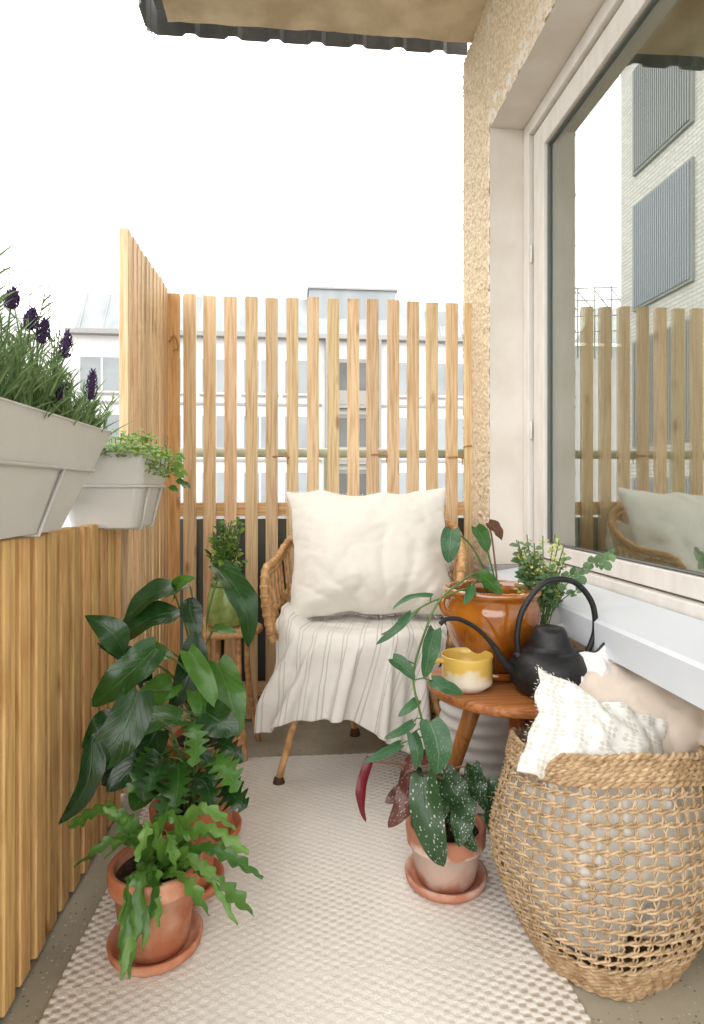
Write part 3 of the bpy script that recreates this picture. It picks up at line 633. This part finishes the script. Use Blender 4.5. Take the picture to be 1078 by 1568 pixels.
# ------------------------------------------------------------ chair
def chair():
    root=bpy.data.objects.new('rattan_armchair',None); sc.collection.objects.link(root)
    a=math.radians(12); C=V((.265,2.285,0)); ca,sa=math.cos(a),math.sin(a)
    def T(x,y,z): return V((C.x+x*ca+y*sa, C.y-x*sa*0.6+y*ca, z))
    w=B('frame')
    rail=cr([T(-.315,-.20,.47),T(-.335,-.225,.60),T(-.345,-.19,.715),T(-.35,-.02,.735),T(-.335,.12,.79),T(-.25,.235,.90),T(-.1,.285,.945),T(.1,.285,.945),T(.25,.235,.91),T(.345,.12,.84),T(.36,-.02,.775),T(.35,-.20,.745),T(.335,-.245,.62),T(.315,-.22,.47)],8)
    w.tube(rail,.013,M_rattan,10)
    rail2=[p+V((0,0,-.028)) for p in rail[14:-14]]; w.tube(rail2,.009,M_rattan,8)
    w.tube([V((C.x+(p.x-C.x)*.95,C.y+(p.y-C.y)*.95,p.z-.17)) for p in rail[20:-20]],.009,M_rattan,8)
    n=34
    for k in range(n):
        i=14+int((len(rail)-29)*k/(n-1)); p=rail[i]; q=V((C.x+(p.x-C.x)*.86,C.y+(p.y-C.y)*.86,.46))
        w.tube([p,(p+q)/2+V(((p.x-C.x)*.02,(p.y-C.y)*.02,0)),q],.0058,M_rattan,6)
    for k in range(2,len(rail)-3,2):
        d=(rail[k+1]-rail[k]).normalized()*.005; w.tube([rail[k]-d,rail[k]+d],.0155,M_rattan,8)
    seat=[T(.29*math.cos(t),.27*math.sin(t),.455) for t in [2*math.pi*k/36 for k in range(37)]]
    w.tube(seat,.014,M_rattan,8)
    w.add(seat[:36],[tuple(range(36))],M_rattan,False)
    ring=[T(.22*math.cos(t),.20*math.sin(t),.24) for t in [2*math.pi*k/24 for k in range(25)]]; w.tube(ring,.009,M_rattan,8)
    for (tx,ty,foot) in [(-.17,-.17,(-.062,2.065)),(.2,-.18,(.55,2.05)),(-.18,.2,(.235,2.46)),(.2,.2,(.56,2.52))]:
        top=T(tx,ty,.455); F=V((foot[0],foot[1],.02))
        w.tube(cr([top,top.lerp(F,.5)+V((0,0,0)),F],4),.012,M_rattan,10)
        w.lathe([(.006,.03),(.016,.026),(.021,.008),(.022,0),(.0,0)],(F.x,F.y,0),M_rattand,16)
    w.build(parent=root)
    w=B('blanket')
    if BL is not None:
        vs=[]
        for k,(x,y_,z) in enumerate(BL[0]):
            v=BL[2][k][1]; wr=.009*nz((x*9,y_*14,z*14+3))+.005*nz((x*22+y_*11,y_*30,z*30+3))
            back=max(0,y_-.08); hang=max(0,.5-z)/.25
            lift=.11*max(0,-x-.20)/.15*(1 if hang<.05 else max(0,1-hang*1.2)) if y_<.1 else 0
            vs.append(T(x*(1+.14*hang)-.055*hang,y_-wr*.6,z-.012+wr+back*1.3+min(lift,.12)-.025*hang*(x>0)*min(1,x/.1) +.045*hang*max(0,-x)/.3))
        w.add(vs,BL[1],M_blank,True,BL[2])
        ob=w.build(parent=root)
        md=ob.modifiers.new('s','SOLIDIFY'); md.thickness=.005
        md=ob.modifiers.new('ss','SUBSURF'); md.levels=1; md.render_levels=1
    return root,T
chair_root,T=chair()
def pillow(name,c,ux,uy,w_,h_,th,mat,seed=0,piping=None,fringe=0,k=0,bend=0,wr=.004,bulge=.35,crease=.0):
    b=B(name); c=V(c);ux=V(ux).normalized();uy=V(uy); uy=(uy-ux*uy.dot(ux)).normalized(); un=ux.cross(uy)
    co,F,uv,edge=PILS[k%len(PILS)]
    ex=co.max(0)-co.min(0); vs=[]
    for p in co:
        x=p[0]/ex[0]*2; y=p[1]/ex[1]*2; z=p[2]/ex[2]*2
        zz=z*(1-bulge*y) + .12*nz((x*1.3+seed,y*1.3,seed))*abs(z)
        n1=nz((x*2.2+seed,y*2.2,z+seed)); n2=nz((x*5+seed,y*3.5+seed,z*2))
        rid=0
        if crease:
            ang=math.atan2(x-.15,y+1.25); rr=math.hypot(x-.15,y+1.25)
            env=math.exp(-((rr-.85)/.5)**2)
            f=math.sin(ang*11+2.0*nz((x*1.2,y*1.2,seed)))
            rid=crease*((1-abs(f))**2*-2.2*env+.8*env*f*.4)*min(1,abs(z)*2)
            l=nz((x*1.4+y*1.1+seed,x*2.6-y*3.2,seed)); rid-=crease*1.3*max(0,1-abs(l)*9)*min(1,abs(z)*2)*(.4+.6*abs(n1)*2)
        ed=.016*nz((x*3.1+seed,y*3.1,9.))
        q=c+ux*(x*w_/2+.014*n1*(1-abs(x)*.3))+uy*(y*h_/2+ed)+un*(zz*th/2+bend*x*x+wr*n2*1.5+wr*2*n1+rid)
        vs.append(q)
    b.add(vs,F,mat,True,uv)
    eds=[vs[i] for i in edge]
    if piping: b.tube(eds,.0042,piping,6)
    if fringe:
        for i in range(len(eds)-1):
            for q in range(fringe):
                p=eds[i].lerp(eds[i+1],R())+V((U(-.002,.002),U(-.003,.003),U(-.002,.002))); o=(p-c).normalized()*U(.003,.013)+V((U(-.006,.006),U(-.004,.004),U(-.008,.003)))
                s=V((.0009,0,.0007)); b.add([p-s,p+s,p+o],[(0,1,2)],mat,False)
    ob=b.build(); md=ob.modifiers.new('ss','SUBSURF'); md.levels=1; md.render_levels=1; return ob
pillow('cushion',T(.008,.02,.765),V((1,-.03,.015)),V((.02,.38,.93)),.65,.525,.23,M_cush,seed=2.3,fringe=6,k=0,crease=.006,wr=.003,bulge=.4)
pillow('cushion',T(.27,.13,.75),V((.6,.7,.05)),V((-.1,.25,.97)),.20,.25,.10,M_cush,seed=5.1,fringe=4,k=1)
# ------------------------------------------------------------ plant stool, jar
w=B('plant_stool'); c=(-.265,2.36,0)
w.lathe([(0,.45),(.10,.45),(.118,.458),(.122,.468),(.118,.478),(.0,.48)],c,M_rattan,40)
w.tube([(c[0]+.124*math.cos(t),c[1]+.124*math.sin(t),.466) for t in [2*math.pi*k/32 for k in range(33)]],.011,M_rattan,8)
for k in range(4):
    a=.6+k*math.pi/2; w.tube(cr([(c[0]+.08*math.cos(a),c[1]+.08*math.sin(a),.455),(c[0]+.09*math.cos(a),c[1]+.09*math.sin(a),.25),(c[0]+.135*math.cos(a),c[1]+.135*math.sin(a),0)],5),.011,M_rattan,8)
w.tube([(c[0]+.095*math.cos(t),c[1]+.095*math.sin(t),.18) for t in [2*math.pi*k/32 for k in range(33)]],.008,M_rattan,8)
w.build()
w=B('potted_herb_in_green_jar'); c=(-.275,2.35,.481)
w.lathe([(0,0),(.055,0),(.066,.01),(.068,.06),(.066,.11),(.058,.14),(.046,.155),(.048,.165),(.052,.178),(.047,.178),(.042,.16),(.05,.13),(.058,.1),(.058,.02),(0,.012)],c,M_jar,40,fn=lambda a,z:1+.012*math.sin(a*12))
w.tube([(c[0]+.052*math.cos(t),c[1]+.052*math.sin(t),.481+.155) for t in [2*math.pi*k/32 for k in range(33)]],.003,M_stem,6)
for i in range(36):
    a=U(0,6.28); rr=U(.0,.08); tp=V((c[0]+rr*math.cos(a),c[1]+rr*math.sin(a),.70+U(0,.20))); bs=V((c[0]+U(-.02,.02),c[1]+U(-.02,.02),.60))
    w.tube(cr([bs,(bs+tp)/2+V((U(-.01,.01),0,0)),tp],3),.002,M_stem,4)
    for k in range(14):
        u=.3+.7*k/14; p=bs.lerp(tp,u); b_=U(0,6.28); l=U(.018,.032)
        w.leaf(p,p+V((math.cos(b_)*l,math.sin(b_)*l,U(0,.02))),l*.55,M_lmid if R()>.45 else M_llight,ns=5)
w.build()
# ------------------------------------------------------------ pots
def pot(w,c,rt,rb,h,mat,saucer=True,rimh=.03,seg=56):
    x,y=c; z0=.021 if saucer else .009
    pr=[(0,z0),(rb,z0),(rb+.002,z0+.004),(rb+(rt-rb)*.8-.004,z0+h-rimh),(rt-.002,z0+h-rimh),(rt,z0+h-rimh+.004),(rt+.002,z0+h-.004),(rt-.002,z0+h),(rt-.010,z0+h),(rt-.013,z0+h-.006),(rt-.016,z0+h-.03)]
    w.lathe(pr,(x,y,0),mat,seg)
    w.lathe([(rt-.014,z0+h-.022),(rt*.5,z0+h-.018),(0,z0+h-.016)],(x,y,0),M_soil,24)
    if saucer:
        rs=rb+.032; w.lathe([(0,.009),(rs-.014,.009),(rs-.003,.02),(rs,.036),(rs-.006,.038),(rs-.016,.022),(rs-.022,.02),(0,.0195)],(x,y,0),mat,seg)
    return z0+h
w=B('fishbone_cactus_in_terracotta_pot'); pc=(-.306,1.35); zt=pot(w,pc,.097,.068,.175,M_terra2,True,.042)
def zigleaf(w,base,mid,tip,wd,mat,lob=9):
    fine=cr([base,mid,tip],34); n=len(fine); rows=[]; ph=U(0,1)
    up=V((U(-.5,.5),-.6,.7)); tw=U(-.8,.8)
    for i,p in enumerate(fine):
        t=(fine[min(i+1,n-1)]-fine[max(i-1,0)]).normalized(); s=t.cross(up)
        if s.length<.1: s=t.cross(V((1,0,0)))
        s.normalize(); nn=s.cross(t); u=i/(n-1)
        s2=s*math.cos(tw*u)+nn*math.sin(tw*u); nn=s2.cross(t); s=s2
        env=min(1,u*4+.2)*min(1,(1-u)*5+.2)*(1+.2*math.sin(u*9+ph*6))
        a=(u*lob+ph)%1; b_=(u*lob+.5+ph)%1
        f1=.30+.70*(a**.7 if a<.72 else (.72**.7)*(1-a)/.28); f2=.30+.70*(b_**.7 if b_<.72 else (.72**.7)*(1-b_)/.28)
        l1=f1*wd*.5*env; l2=f2*wd*.5*env; wv=.004*math.sin(u*17+ph*9)
        rows.append([p-s*l1+nn*(l1*.25+wv),p-s*l1*.4,p,p+s*l2*.4,p+s*l2+nn*(l2*.25-wv)])
    w.grid(rows,mat)
tips=[(-.085,1.22,.15),(-.10,1.28,.24),(-.13,1.30,.28),(-.17,1.20,.17),(-.335,1.19,.065),(-.31,1.20,.13),(-.46,1.30,.22),(-.50,1.38,.26),(-.37,1.32,.32),(-.42,1.36,.31),(-.28,1.32,.31),(-.20,1.36,.31),(-.34,1.20,.095),(-.28,1.19,.18),(-.14,1.36,.22),(-.22,1.27,.28),(-.11,1.33,.19),(-.15,1.22,.22),(-.24,1.22,.25),(-.32,1.24,.26),(-.07,1.26,.20),(-.39,1.27,.25),(-.30,1.215,.10),(-.325,1.21,.05),(-.27,1.22,.14),(-.35,1.22,.15),(-.12,1.24,.12)]
for t in tips:
    bs=V((pc[0]+U(-.03,.03),pc[1]+U(-.03,.03),zt-.02)); t=V(t); mid=bs.lerp(t,.5); hz=max(bs.z,t.z); mid.z=hz+U(.012,.045) if t.z<.31 else mid.z+.02
    zigleaf(w,bs,mid,t,U(.026,.042),M_cact,lob=int((t-bs).length*30)+2)
w.build()
w=B('large_leafy_plant_in_terracotta_pot'); pc=(-.268,1.775); zt=pot(w,pc,.106,.076,.275,M_terra,True,.035)
def stemleaf(w,pc,z,base,tip,wd,mat,nrm=None,shape='ovate',sm=M_stem,r=.0035,**k):
    base=V(base);bs=V((pc[0]+U(-.03,.03),pc[1]+U(-.03,.03),z-.02)); mid=bs.lerp(base,.55)+V((0,0,.05))
    mid.x=bs.x+(base.x-bs.x)*.35
    w.tube(cr([bs,mid,base],7),[r*(1.2-.5*i/14) for i in range(15)],sm,7)
    w.leaf(base,tip,wd,mat,nrm=nrm,shape=shape,**k)
D=M_ldark;Mi=M_lmid
LL=[((-.225,1.80,.765),(-.135,1.74,.555),.105,D,(.5,-.7,.4)),((-.30,1.74,.73),(-.455,1.62,.645),.085,D,(.1,-.4,.9)),((-.31,1.7,.665),(-.485,1.60,.585),.10,D,(0,-.5,.8)),
((-.42,1.52,.60),(-.505,1.50,.70),.07,D,(.4,-.8,.2)),((-.34,1.50,.615),(-.475,1.45,.50),.10,D,(.2,-.7,.7)),((-.22,1.70,.52),(-.155,1.62,.345),.10,Mi,(.4,-.8,.4)),((-.27,1.66,.62),(-.335,1.6,.42),.08,D,(.3,-.9,.2)),
((-.37,1.45,.53),(-.475,1.38,.37),.11,D,(.2,-.9,.2)),((-.45,1.38,.46),(-.50,1.33,.29),.065,D,(.6,-.7,.1)),((-.28,1.5,.44),(-.40,1.40,.42),.10,Mi,(0,-.5,.9)),((-.28,1.60,.58),(-.20,1.55,.45),.065,Mi,(.2,-.9,.3)),
((-.40,1.62,.50),(-.49,1.55,.62),.065,D,(.4,-.8,.3)),((-.24,1.78,.60),(-.17,1.72,.60),.05,Mi,(.1,-.6,.8)),((-.35,1.55,.40),(-.44,1.45,.30),.10,D,(.2,-.8,.5)),((-.34,1.74,.70),(-.28,1.68,.76),.06,Mi,(.1,-.7,.6)),
((-.32,1.6,.50),(-.40,1.52,.44),.09,Mi,(.1,-.7,.6)),((-.40,1.50,.45),(-.50,1.46,.40),.085,D,(.3,-.8,.5)),((-.30,1.72,.70),(-.26,1.66,.60),.06,D,(.3,-.8,.3)),((-.33,1.62,.58),(-.43,1.54,.53),.09,Mi,(0,-.6,.8)),((-.27,1.64,.50),(-.24,1.56,.40),.065,Mi,(.3,-.9,.3))]
for b_,t_,wd,m_,nr in LL: stemleaf(w,pc,zt,b_,t_,wd,m_,nr,shape='heart' if R()<.6 else 'ovate',fold=.24,droop=U(.08,.22),ripple=.12,ns=18)
w.tube([(-.26,1.755,.27),(-.262,1.735,.64)],.006,M_rattan,8)
w.build()
w=B('philodendron_in_terracotta_pot'); pc=(-.275,1.545); zt=pot(w,pc,.088,.06,.20,M_terra,True,.03)
for i in range(22):
    a=U(0,6.28); r=U(.04,.14); z=zt+U(.04,.22); bx=V((pc[0]+r*math.cos(a)*.9-.02,pc[1]+r*math.sin(a)*.7,z)); bx.x=max(bx.x,-.46)
    tp=bx+V((math.cos(a)*U(.05,.09),math.sin(a)*.05-.05,-U(.01,.07))); tp.x=max(tp.x,-.52)
    stemleaf(w,pc,zt,bx,tp,U(.07,.11),Mi if R()<.7 else D,None,shape=random.choice(['lobed','heart','lobed']),fold=.2,ripple=.08,ns=26,r=.0025)
w.build()
w=B('spotted_begonia_in_pot'); pc=(.375,1.51); zt=pot(w,pc,.099,.072,.135,M_wash,True,.045)
BG=[((.30,1.42,.315),(.335,1.37,.13),.09,M_beg,(-.2,-.95,.2)),((.27,1.46,.305),(.215,1.42,.20),.062,M_begr,(-.2,-.9,.3)),((.175,1.44,.35),(.16,1.42,.215),.032,M_red,(-.5,-.8,.1)),((.40,1.45,.26),(.375,1.38,.17),.075,M_beg,(0,-.8,.5)),
((.46,1.44,.29),(.475,1.41,.135),.075,M_beg,(.3,-.9,.1)),((.33,1.5,.33),(.25,1.46,.305),.05,M_begr,(0,-.6,.7)),((.28,1.47,.26),(.21,1.44,.25),.05,M_begr,(0,-.7,.6)),((.36,1.47,.30),(.42,1.42,.22),.08,M_beg,(.1,-.8,.5)),((.42,1.5,.28),(.50,1.43,.23),.075,M_beg,(.2,-.7,.6)),((.34,1.44,.27),(.30,1.39,.20),.065,M_beg,(0,-.85,.4)),((.47,1.46,.22),(.485,1.44,.13),.035,M_red,(.5,-.8,.1)),((.43,1.46,.32),(.445,1.40,.24),.055,M_beg,(.2,-.8,.4)),((.37,1.44,.22),(.42,1.39,.15),.055,M_beg,(0,-.8,.6)),((.29,1.48,.30),(.32,1.43,.23),.055,M_beg,(0,-.8,.5))]
for b_,t_,wd,m_,nr in BG: stemleaf(w,pc,zt,b_,t_,wd,m_,nr,shape='heart',sm=M_stemb,fold=.3,droop=.14,ripple=.2,ns=20,r=.003)
w.build()
w=B('round_wooden_side_table'); c=(.555,1.555,0); r=.213
w.lathe([(0,.468),(r-.02,.468),(r-.004,.474),(r,.484),(r-.003,.494),(r-.012,.4975),(0,.4985)],c,M_table,96)
for a,b_ in [((.50,1.62,.468),(.405,1.77,0)),((.64,1.63,.468),(.73,1.74,0)),((.575,1.53,.468),(.555,1.53,0))]:
    w.tube([a,b_],[.025,.015],M_tableleg,16)
w.tube([(.49,1.64,.456),(.65,1.64,.456)],.014,M_tableleg,8)
w.build()
w=B('ribbed_ceramic_planter'); c=(.60,1.93,0)
pr=[(0,0),(.11,0)]+[(.118+.016*min(1,k/20)+.004*math.cos(k*math.pi/4),.005+k*.0052) for k in range(78)]+[(.13,.412),(.12,.412),(.118,.37),(0,.37)]
w.lathe(pr,c,M_ribbed,64); w.build()
w=B('pothos_in_amber_glazed_pot'); c=(.533,1.625,.4995)
w.lathe([(0,0),(.085,0),(.098,.006),(.102,.022),(.097,.024),(.08,.014),(0,.012)],c,M_glaze,56)
w.lathe([(0,.014),(.07,.014),(.075,.02),(.098,.06),(.121,.115),(.129,.155),(.128,.185),(.122,.205),(.126,.215),(.133,.222),(.132,.232),(.124,.236),(.117,.23),(.115,.20),(.118,.19)],c,M_glaze,64,fn=lambda a,z:1+.006*math.sin(a*3+z*20)+.004*nz((math.cos(a)*3,math.sin(a)*3,z*20)))
w.lathe([(.119,.20),(0,.205)],c,M_soil,32)
for s in (1,-1):
    an=.2 if s>0 else math.pi+.2
    h=[V((c[0]+math.cos(an)*rr,c[1]+math.sin(an)*rr-.0,.4995+zz)) for rr,zz in ((.125,.165),(.142,.175),(.15,.195),(.143,.215),(.128,.215))]
    w.tube(cr(h,5),.009,M_glaze,10)
Z0=.71
path=cr([(.52,1.60,Z0),(.47,1.56,.775),(.41,1.50,.765),(.345,1.45,.73),(.305,1.43,.66),(.275,1.42,.56),(.29,1.41,.47),(.31,1.41,.40),(.315,1.42,.33)],8)
w.tube(path,.0028,M_stem,7)
p2=cr([(.50,1.6,Z0),(.44,1.53,.745),(.36,1.47,.735),(.30,1.45,.715),(.25,1.44,.68)],7); w.tube(p2,.0024,M_stem,6)
p3=cr([(.30,1.45,.715),(.27,1.44,.69),(.20,1.43,.655)],6); w.tube(p3,.002,M_stem,6)
S=M_sat
VL=[((.325,1.45,.74),(.225,1.43,.715),.022,S,(0,-.5,.9)),((.27,1.44,.70),(.185,1.42,.635),.028,S,(0,-.6,.8)),((.325,1.42,.665),(.295,1.39,.56),.055,S,(.3,-.9,.2)),((.225,1.42,.60),(.275,1.40,.555),.042,S,(0,-.8,.6)),
((.32,1.42,.545),(.385,1.38,.525),.047,S,(0,-.6,.8)),((.31,1.40,.455),(.32,1.37,.345),.08,S,(0,-.95,.25)),((.27,1.41,.425),(.275,1.39,.35),.04,S,(-.4,-.9,.1)),((.27,1.41,.45),(.20,1.39,.425),.028,S,(0,-.6,.8)),((.24,1.41,.40),(.15,1.38,.375),.03,S,(0,-.6,.8)),((.285,1.42,.50),(.235,1.40,.47),.028,S,(0,-.7,.7)),
((.40,1.55,.895),(.39,1.54,.81),.062,S,(-.1,-.95,.3)),((.475,1.58,.90),(.50,1.56,.835),.055,Mi,(.2,-.9,.4)),((.515,1.60,.91),(.55,1.59,.865),.05,M_brownleaf,(.2,-.7,.6)),((.475,1.55,.78),(.52,1.50,.73),.05,Mi,(.1,-.9,.4)),((.45,1.54,.75),(.42,1.5,.71),.03,S,(0,-.7,.6))]
for i,(b_,t_,wd,m_,nr) in enumerate(VL):
    w.leaf(b_,t_,wd,m_,nrm=nr,shape='heart',fold=.22,droop=.09,ns=14,ripple=.1)
    if i>=10:
        bs=V((c[0]+U(-.03,.03),c[1]-.02,Z0)); w.tube(cr([bs,bs.lerp(V(b_),.6)+V((0,0,.03)),b_],6),.0025,M_stemb if i==12 else M_stem,6)
    else:
        q=min(path+p2+p3,key=lambda p:(p-V(b_)).length); w.tube([q,q.lerp(V(b_),.5)+V((0,0,.006)),b_],.0018,M_stem,5)
w.build()
w=B('mug'); c=(.428,1.50,.4995)
w.lathe([(0,.006),(.036,.006),(.038,0),(.046,0),(.05,.006),(.062,.014),(.064,.022),(.063,.07),(.065,.083),(.0635,.086),(.061,.083),(.0585,.07),(.058,.02),(0,.016)],c,M_mug,56)
w.tube(cr([(c[0]-.06,c[1]-.005,.4995+.07),(c[0]-.085,c[1]-.01,.4995+.072),(c[0]-.10,c[1]-.01,.4995+.05),(c[0]-.09,c[1]-.01,.4995+.025),(c[0]-.06,c[1]-.005,.4995+.02)],6),.006,M_mug,10)
w.build()
w=B('cast_iron_watering_kettle'); c=(.622,1.450,.4995)
w.lathe([(0,0),(.062,0),(.080,.006),(.096,.028),(.100,.052),(.094,.078),(.080,.098),(.063,.108),(.056,.109),(.056,.113),(.051,.115),(.051,.119),(.047,.129),(.041,.150),(.035,.160),(.02,.1635),(0,.164)],c,M_iron,64)
sp=cr([(c[0]-.06,c[1]-.0,.535),(c[0]-.115,c[1]-.01,.575),(c[0]-.15,c[1]-.015,.625),(c[0]-.19,c[1]-.02,.665),(c[0]-.235,c[1]-.03,.69),(c[0]-.27,c[1]-.035,.692),(c[0]-.285,c[1]-.04,.682)],7)
w.tube(sp,[.016-.0105*min(1,i/16) for i in range(len(sp))],M_iron,12)
h=cr([(c[0]-.078,c[1],.59),(c[0]-.082,c[1],.645),(c[0]-.065,c[1],.71),(c[0]-.01,c[1],.772),(c[0]+.06,c[1],.772),(c[0]+.108,c[1],.722),(c[0]+.118,c[1],.655),(c[0]+.10,c[1],.60),(c[0]+.078,c[1],.575)],7)
w.tube(h,.0072,M_iron,10)
w.tube([(c[0]-.08,c[1]-.012,.592),(c[0]-.08,c[1]+.012,.592)],.011,M_iron,10); w.tube([(c[0]+.082,c[1]-.012,.575),(c[0]+.082,c[1]+.012,.575)],.011,M_iron,10)
w.build()
w=B('yellow_flowering_plant_in_pot'); c=(.69,1.665,.4995)
w.lathe([(0,0),(.045,0),(.052,.01),(.062,.06),(.064,.11),(.062,.13),(.058,.13),(.056,.11),(0,.10)],c,M_ribbed,40)
for i in range(38):
    a=U(0,6.28); r=U(.02,.10); tp=V((min(c[0]+r*math.cos(a)*1.1-.005,.85),c[1]+r*math.sin(a)*.6-.03,.73+U(0,.16))); bs=V((c[0]+U(-.02,.02),c[1],.60))
    pt=cr([bs,bs.lerp(tp,.5)+V((0,0,.02)),tp],5); w.tube(pt,.0017,M_stem,5)
    yellow=(tp.x<c[0]+.06 and R()<.65); K=34 if yellow else 16
    for k in range(K):
        u=.45+.55*k/K; p=pt[min(len(pt)-1,int(u*(len(pt)-1)))]+V((U(-.012,.012),U(-.012,.012),U(-.01,.012))); b_=U(0,6.28)
        if yellow and u>.6: l=U(.005,.010); w.leaf(p,p+V((math.cos(b_)*l,math.sin(b_)*l,.004)),l,M_yel,ns=3,shape='round')
        else: l=U(.015,.028); w.leaf(p,p+V((math.cos(b_)*l,math.sin(b_)*l,.006)),l*.6,M_euc,ns=4,shape='round')
for k in range(11):
    p=V((.72+.011*k,1.60-.005*k,.745+.008*k+.01*math.sin(k*1.3)))
    for s in (1,-1): q=U(.014,.026); w.leaf(p,p+V((U(0,.012),-.004+U(-.01,.01),q*s)),q*.9,M_euc,ns=5,shape='round',nrm=(U(-.4,.4),-1,U(0,.6)))
w.tube(cr([(.70,1.63,.66),(.73,1.6,.755),(.84,1.55,.83)],5),.0018,M_stem,5)
w.build()
# ------------------------------------------------------------ basket
def basket():
    root=bpy.data.objects.new('seagrass_basket',None); sc.collection.objects.link(root)
    cx,cy=.672,1.285
    def rad(z):
        pts=[(0,.150),(.04,.172),(.10,.205),(.17,.228),(.23,.232),(.30,.218),(.36,.200),(.42,.188),(.47,.186)]
        for i in range(len(pts)-1):
            if z<=pts[i+1][0]:
                t=(z-pts[i][0])/(pts[i+1][0]-pts[i][0]); return pts[i][1]*(1-t)+pts[i+1][1]*t
        return pts[-1][1]
    def top(a): return .442-.040*math.sin(a)+.006*math.sin(a*3)
    def P(a,zn,dr=0):
        H=top(a); z=zn*H; r=rad(zn*.425)+dr+.006*math.sin(a*2+zn*3)+.008*nz((math.cos(a)*2,math.sin(a)*2,zn*3))
        return V((cx+r*math.cos(a),cy+r*math.sin(a),z+.004))
    w=B('weave'); seg=200
    def strand(zn,dr,rr,ph,amp,freq,mat=M_seag,sd=0):
        pts=[]
        for k in range(seg+1):
            a=2*math.pi*k/seg; s=math.sin(a*freq+ph); c_=math.cos(a*freq+ph)
            pts.append(P(a,zn+amp*s/.42+.009*nz((math.cos(a)*5,math.sin(a)*5,sd)),dr+amp*c_))
        w.tube(pts,rr,mat,5,cap=False)
    rows=15
    for i in range(rows):
        zn=.155+.70*i/(rows-1)
        strand(zn,0,.0028,0,.0031,27,sd=i); strand(zn,0,.0028,math.pi,.0031,27,sd=i)
    for i in range(8):
        zn=.006+.125*i/7; strand(zn,0,.0052,i*1.3,.0022,40,M_seagd,sd=i*.2+50)
    for i in range(6):
        zn=.90+.10*i/5; strand(zn,0,.0048,i*1.7,.003,36,M_seagd,sd=i*.2+90); strand(zn,0,.0040,i*1.7+math.pi,.004,36,M_seag,sd=i*.2+90)
    nvr=50
    for k in range(nvr):
        a0=2*math.pi*k/nvr+U(-.012,.012)
        for d in (-.009,.009):
            pts=[P(a0+d*1.5+.014*nz((k*3.1+d*200,i*.55,3))+(d*1.2*math.cos(i*math.pi)),.12+.79*i/30,-.001) for i in range(31)]
            w.tube(pts,.0021,M_seag,5,cap=False)
    for i in range(160):
        a=U(0,6.28); zn=U(.05,.98); p=P(a,zn,.004); o=V((math.cos(a),math.sin(a),0))*U(.004,.014)+V((U(-.012,.012),U(-.012,.012),U(-.012,.012)))
        w.tube([p,p+o*.6,p+o+V((0,0,-.003))],.0006,M_seag,3)
    w.add([P(2*math.pi*k/40,.006) for k in range(40)],[tuple(range(40))],M_seagd,False)
    w.build(parent=root)
    w=B('folded_blanket_inside'); G=[]
    for i in range(70):
        zn=.13+.80*i/69; row=[]
        for k in range(141):
            a=2*math.pi*k/140; d=-.018+.016*nz((math.cos(a)*3.5,math.sin(a)*3.5,zn*5))+.008*nz((math.cos(a)*9,math.sin(a)*9,zn*12))
            hol=math.exp(-((a-4.95)/.38)**2)*math.exp(-((zn-.24)/.17)**2); d-=.105*hol
            if zn<.2: d-=(.2-zn)*.4
            row.append(P(a,zn,d))
        G.append(row)
    w.grid(G,M_liner)
    capc=V((cx,cy,.38)); top_=G[-1]; vs=top_[:-1]+[capc]; w.add(vs,[(i,(i+1)%140,140) for i in range(140)],M_liner)
    w.build(parent=root)
basket()
pillow('patterned_throw',(.625,1.225,.462),(.85,-.22,-.33),(.25,.50,.80),.30,.23,.14,M_patt,seed=8.2,fringe=1,k=1,wr=.006,crease=.005)
pillow('beige_pillow',(.785,1.32,.485),(.95,-.22,.12),(-.05,.50,.82),.38,.27,.16,M_beige,seed=3.7,piping=M_black,k=0,crease=.004)
pillow('white_cloth',(.70,1.37,.515),(.9,-.2,.25),(.02,.3,.9),.20,.22,.07,M_white,seed=6.6,piping=M_black,k=1,wr=.008)
# ------------------------------------------------------------ camera, light
cam=bpy.data.cameras.new('camera'); co=bpy.data.objects.new('camera',cam); sc.collection.objects.link(co)
co.location=(0,0,1.0); co.rotation_euler=(math.pi/2,0,-math.radians(5.17)); cam.sensor_fit='AUTO'; cam.sensor_width=36; cam.lens=21.3; cam.shift_y=-34/1568; cam.clip_start=.02; cam.clip_end=2000
sc.camera=co
wd=bpy.data.worlds.new('World'); sc.world=wd; wd.use_nodes=True; nt=wd.node_tree; bg=nt.nodes['Background']
sky=N(nt,'ShaderNodeTexSky'); sky.sky_type='NISHITA'; sky.sun_disc=False; sky.sun_elevation=math.radians(42); sky.sun_rotation=math.radians(-50); sky.dust_density=4
mx=N(nt,'ShaderNodeMixRGB'); mx.inputs[0].default_value=.9; L(nt,sky.outputs[0],mx.inputs[1]); mx.inputs[2].default_value=(29.0,28.5,27.9,1)
L(nt,mx.outputs[0],bg.inputs[0]); bg.inputs[1].default_value=.15
sl=bpy.data.lights.new('sun','SUN'); so=bpy.data.objects.new('sun',sl); sc.collection.objects.link(so)
sl.energy=2.2; sl.angle=math.radians(20); sl.color=(1,.96,.90)
d=V((math.cos(math.radians(42))*-.766,math.cos(math.radians(42))*.643,math.sin(math.radians(42))))
so.rotation_euler=d.to_track_quat('Z','Y').to_euler()
sc.view_settings.view_transform='Standard'; sc.view_settings.look='None'; sc.view_settings.exposure=0
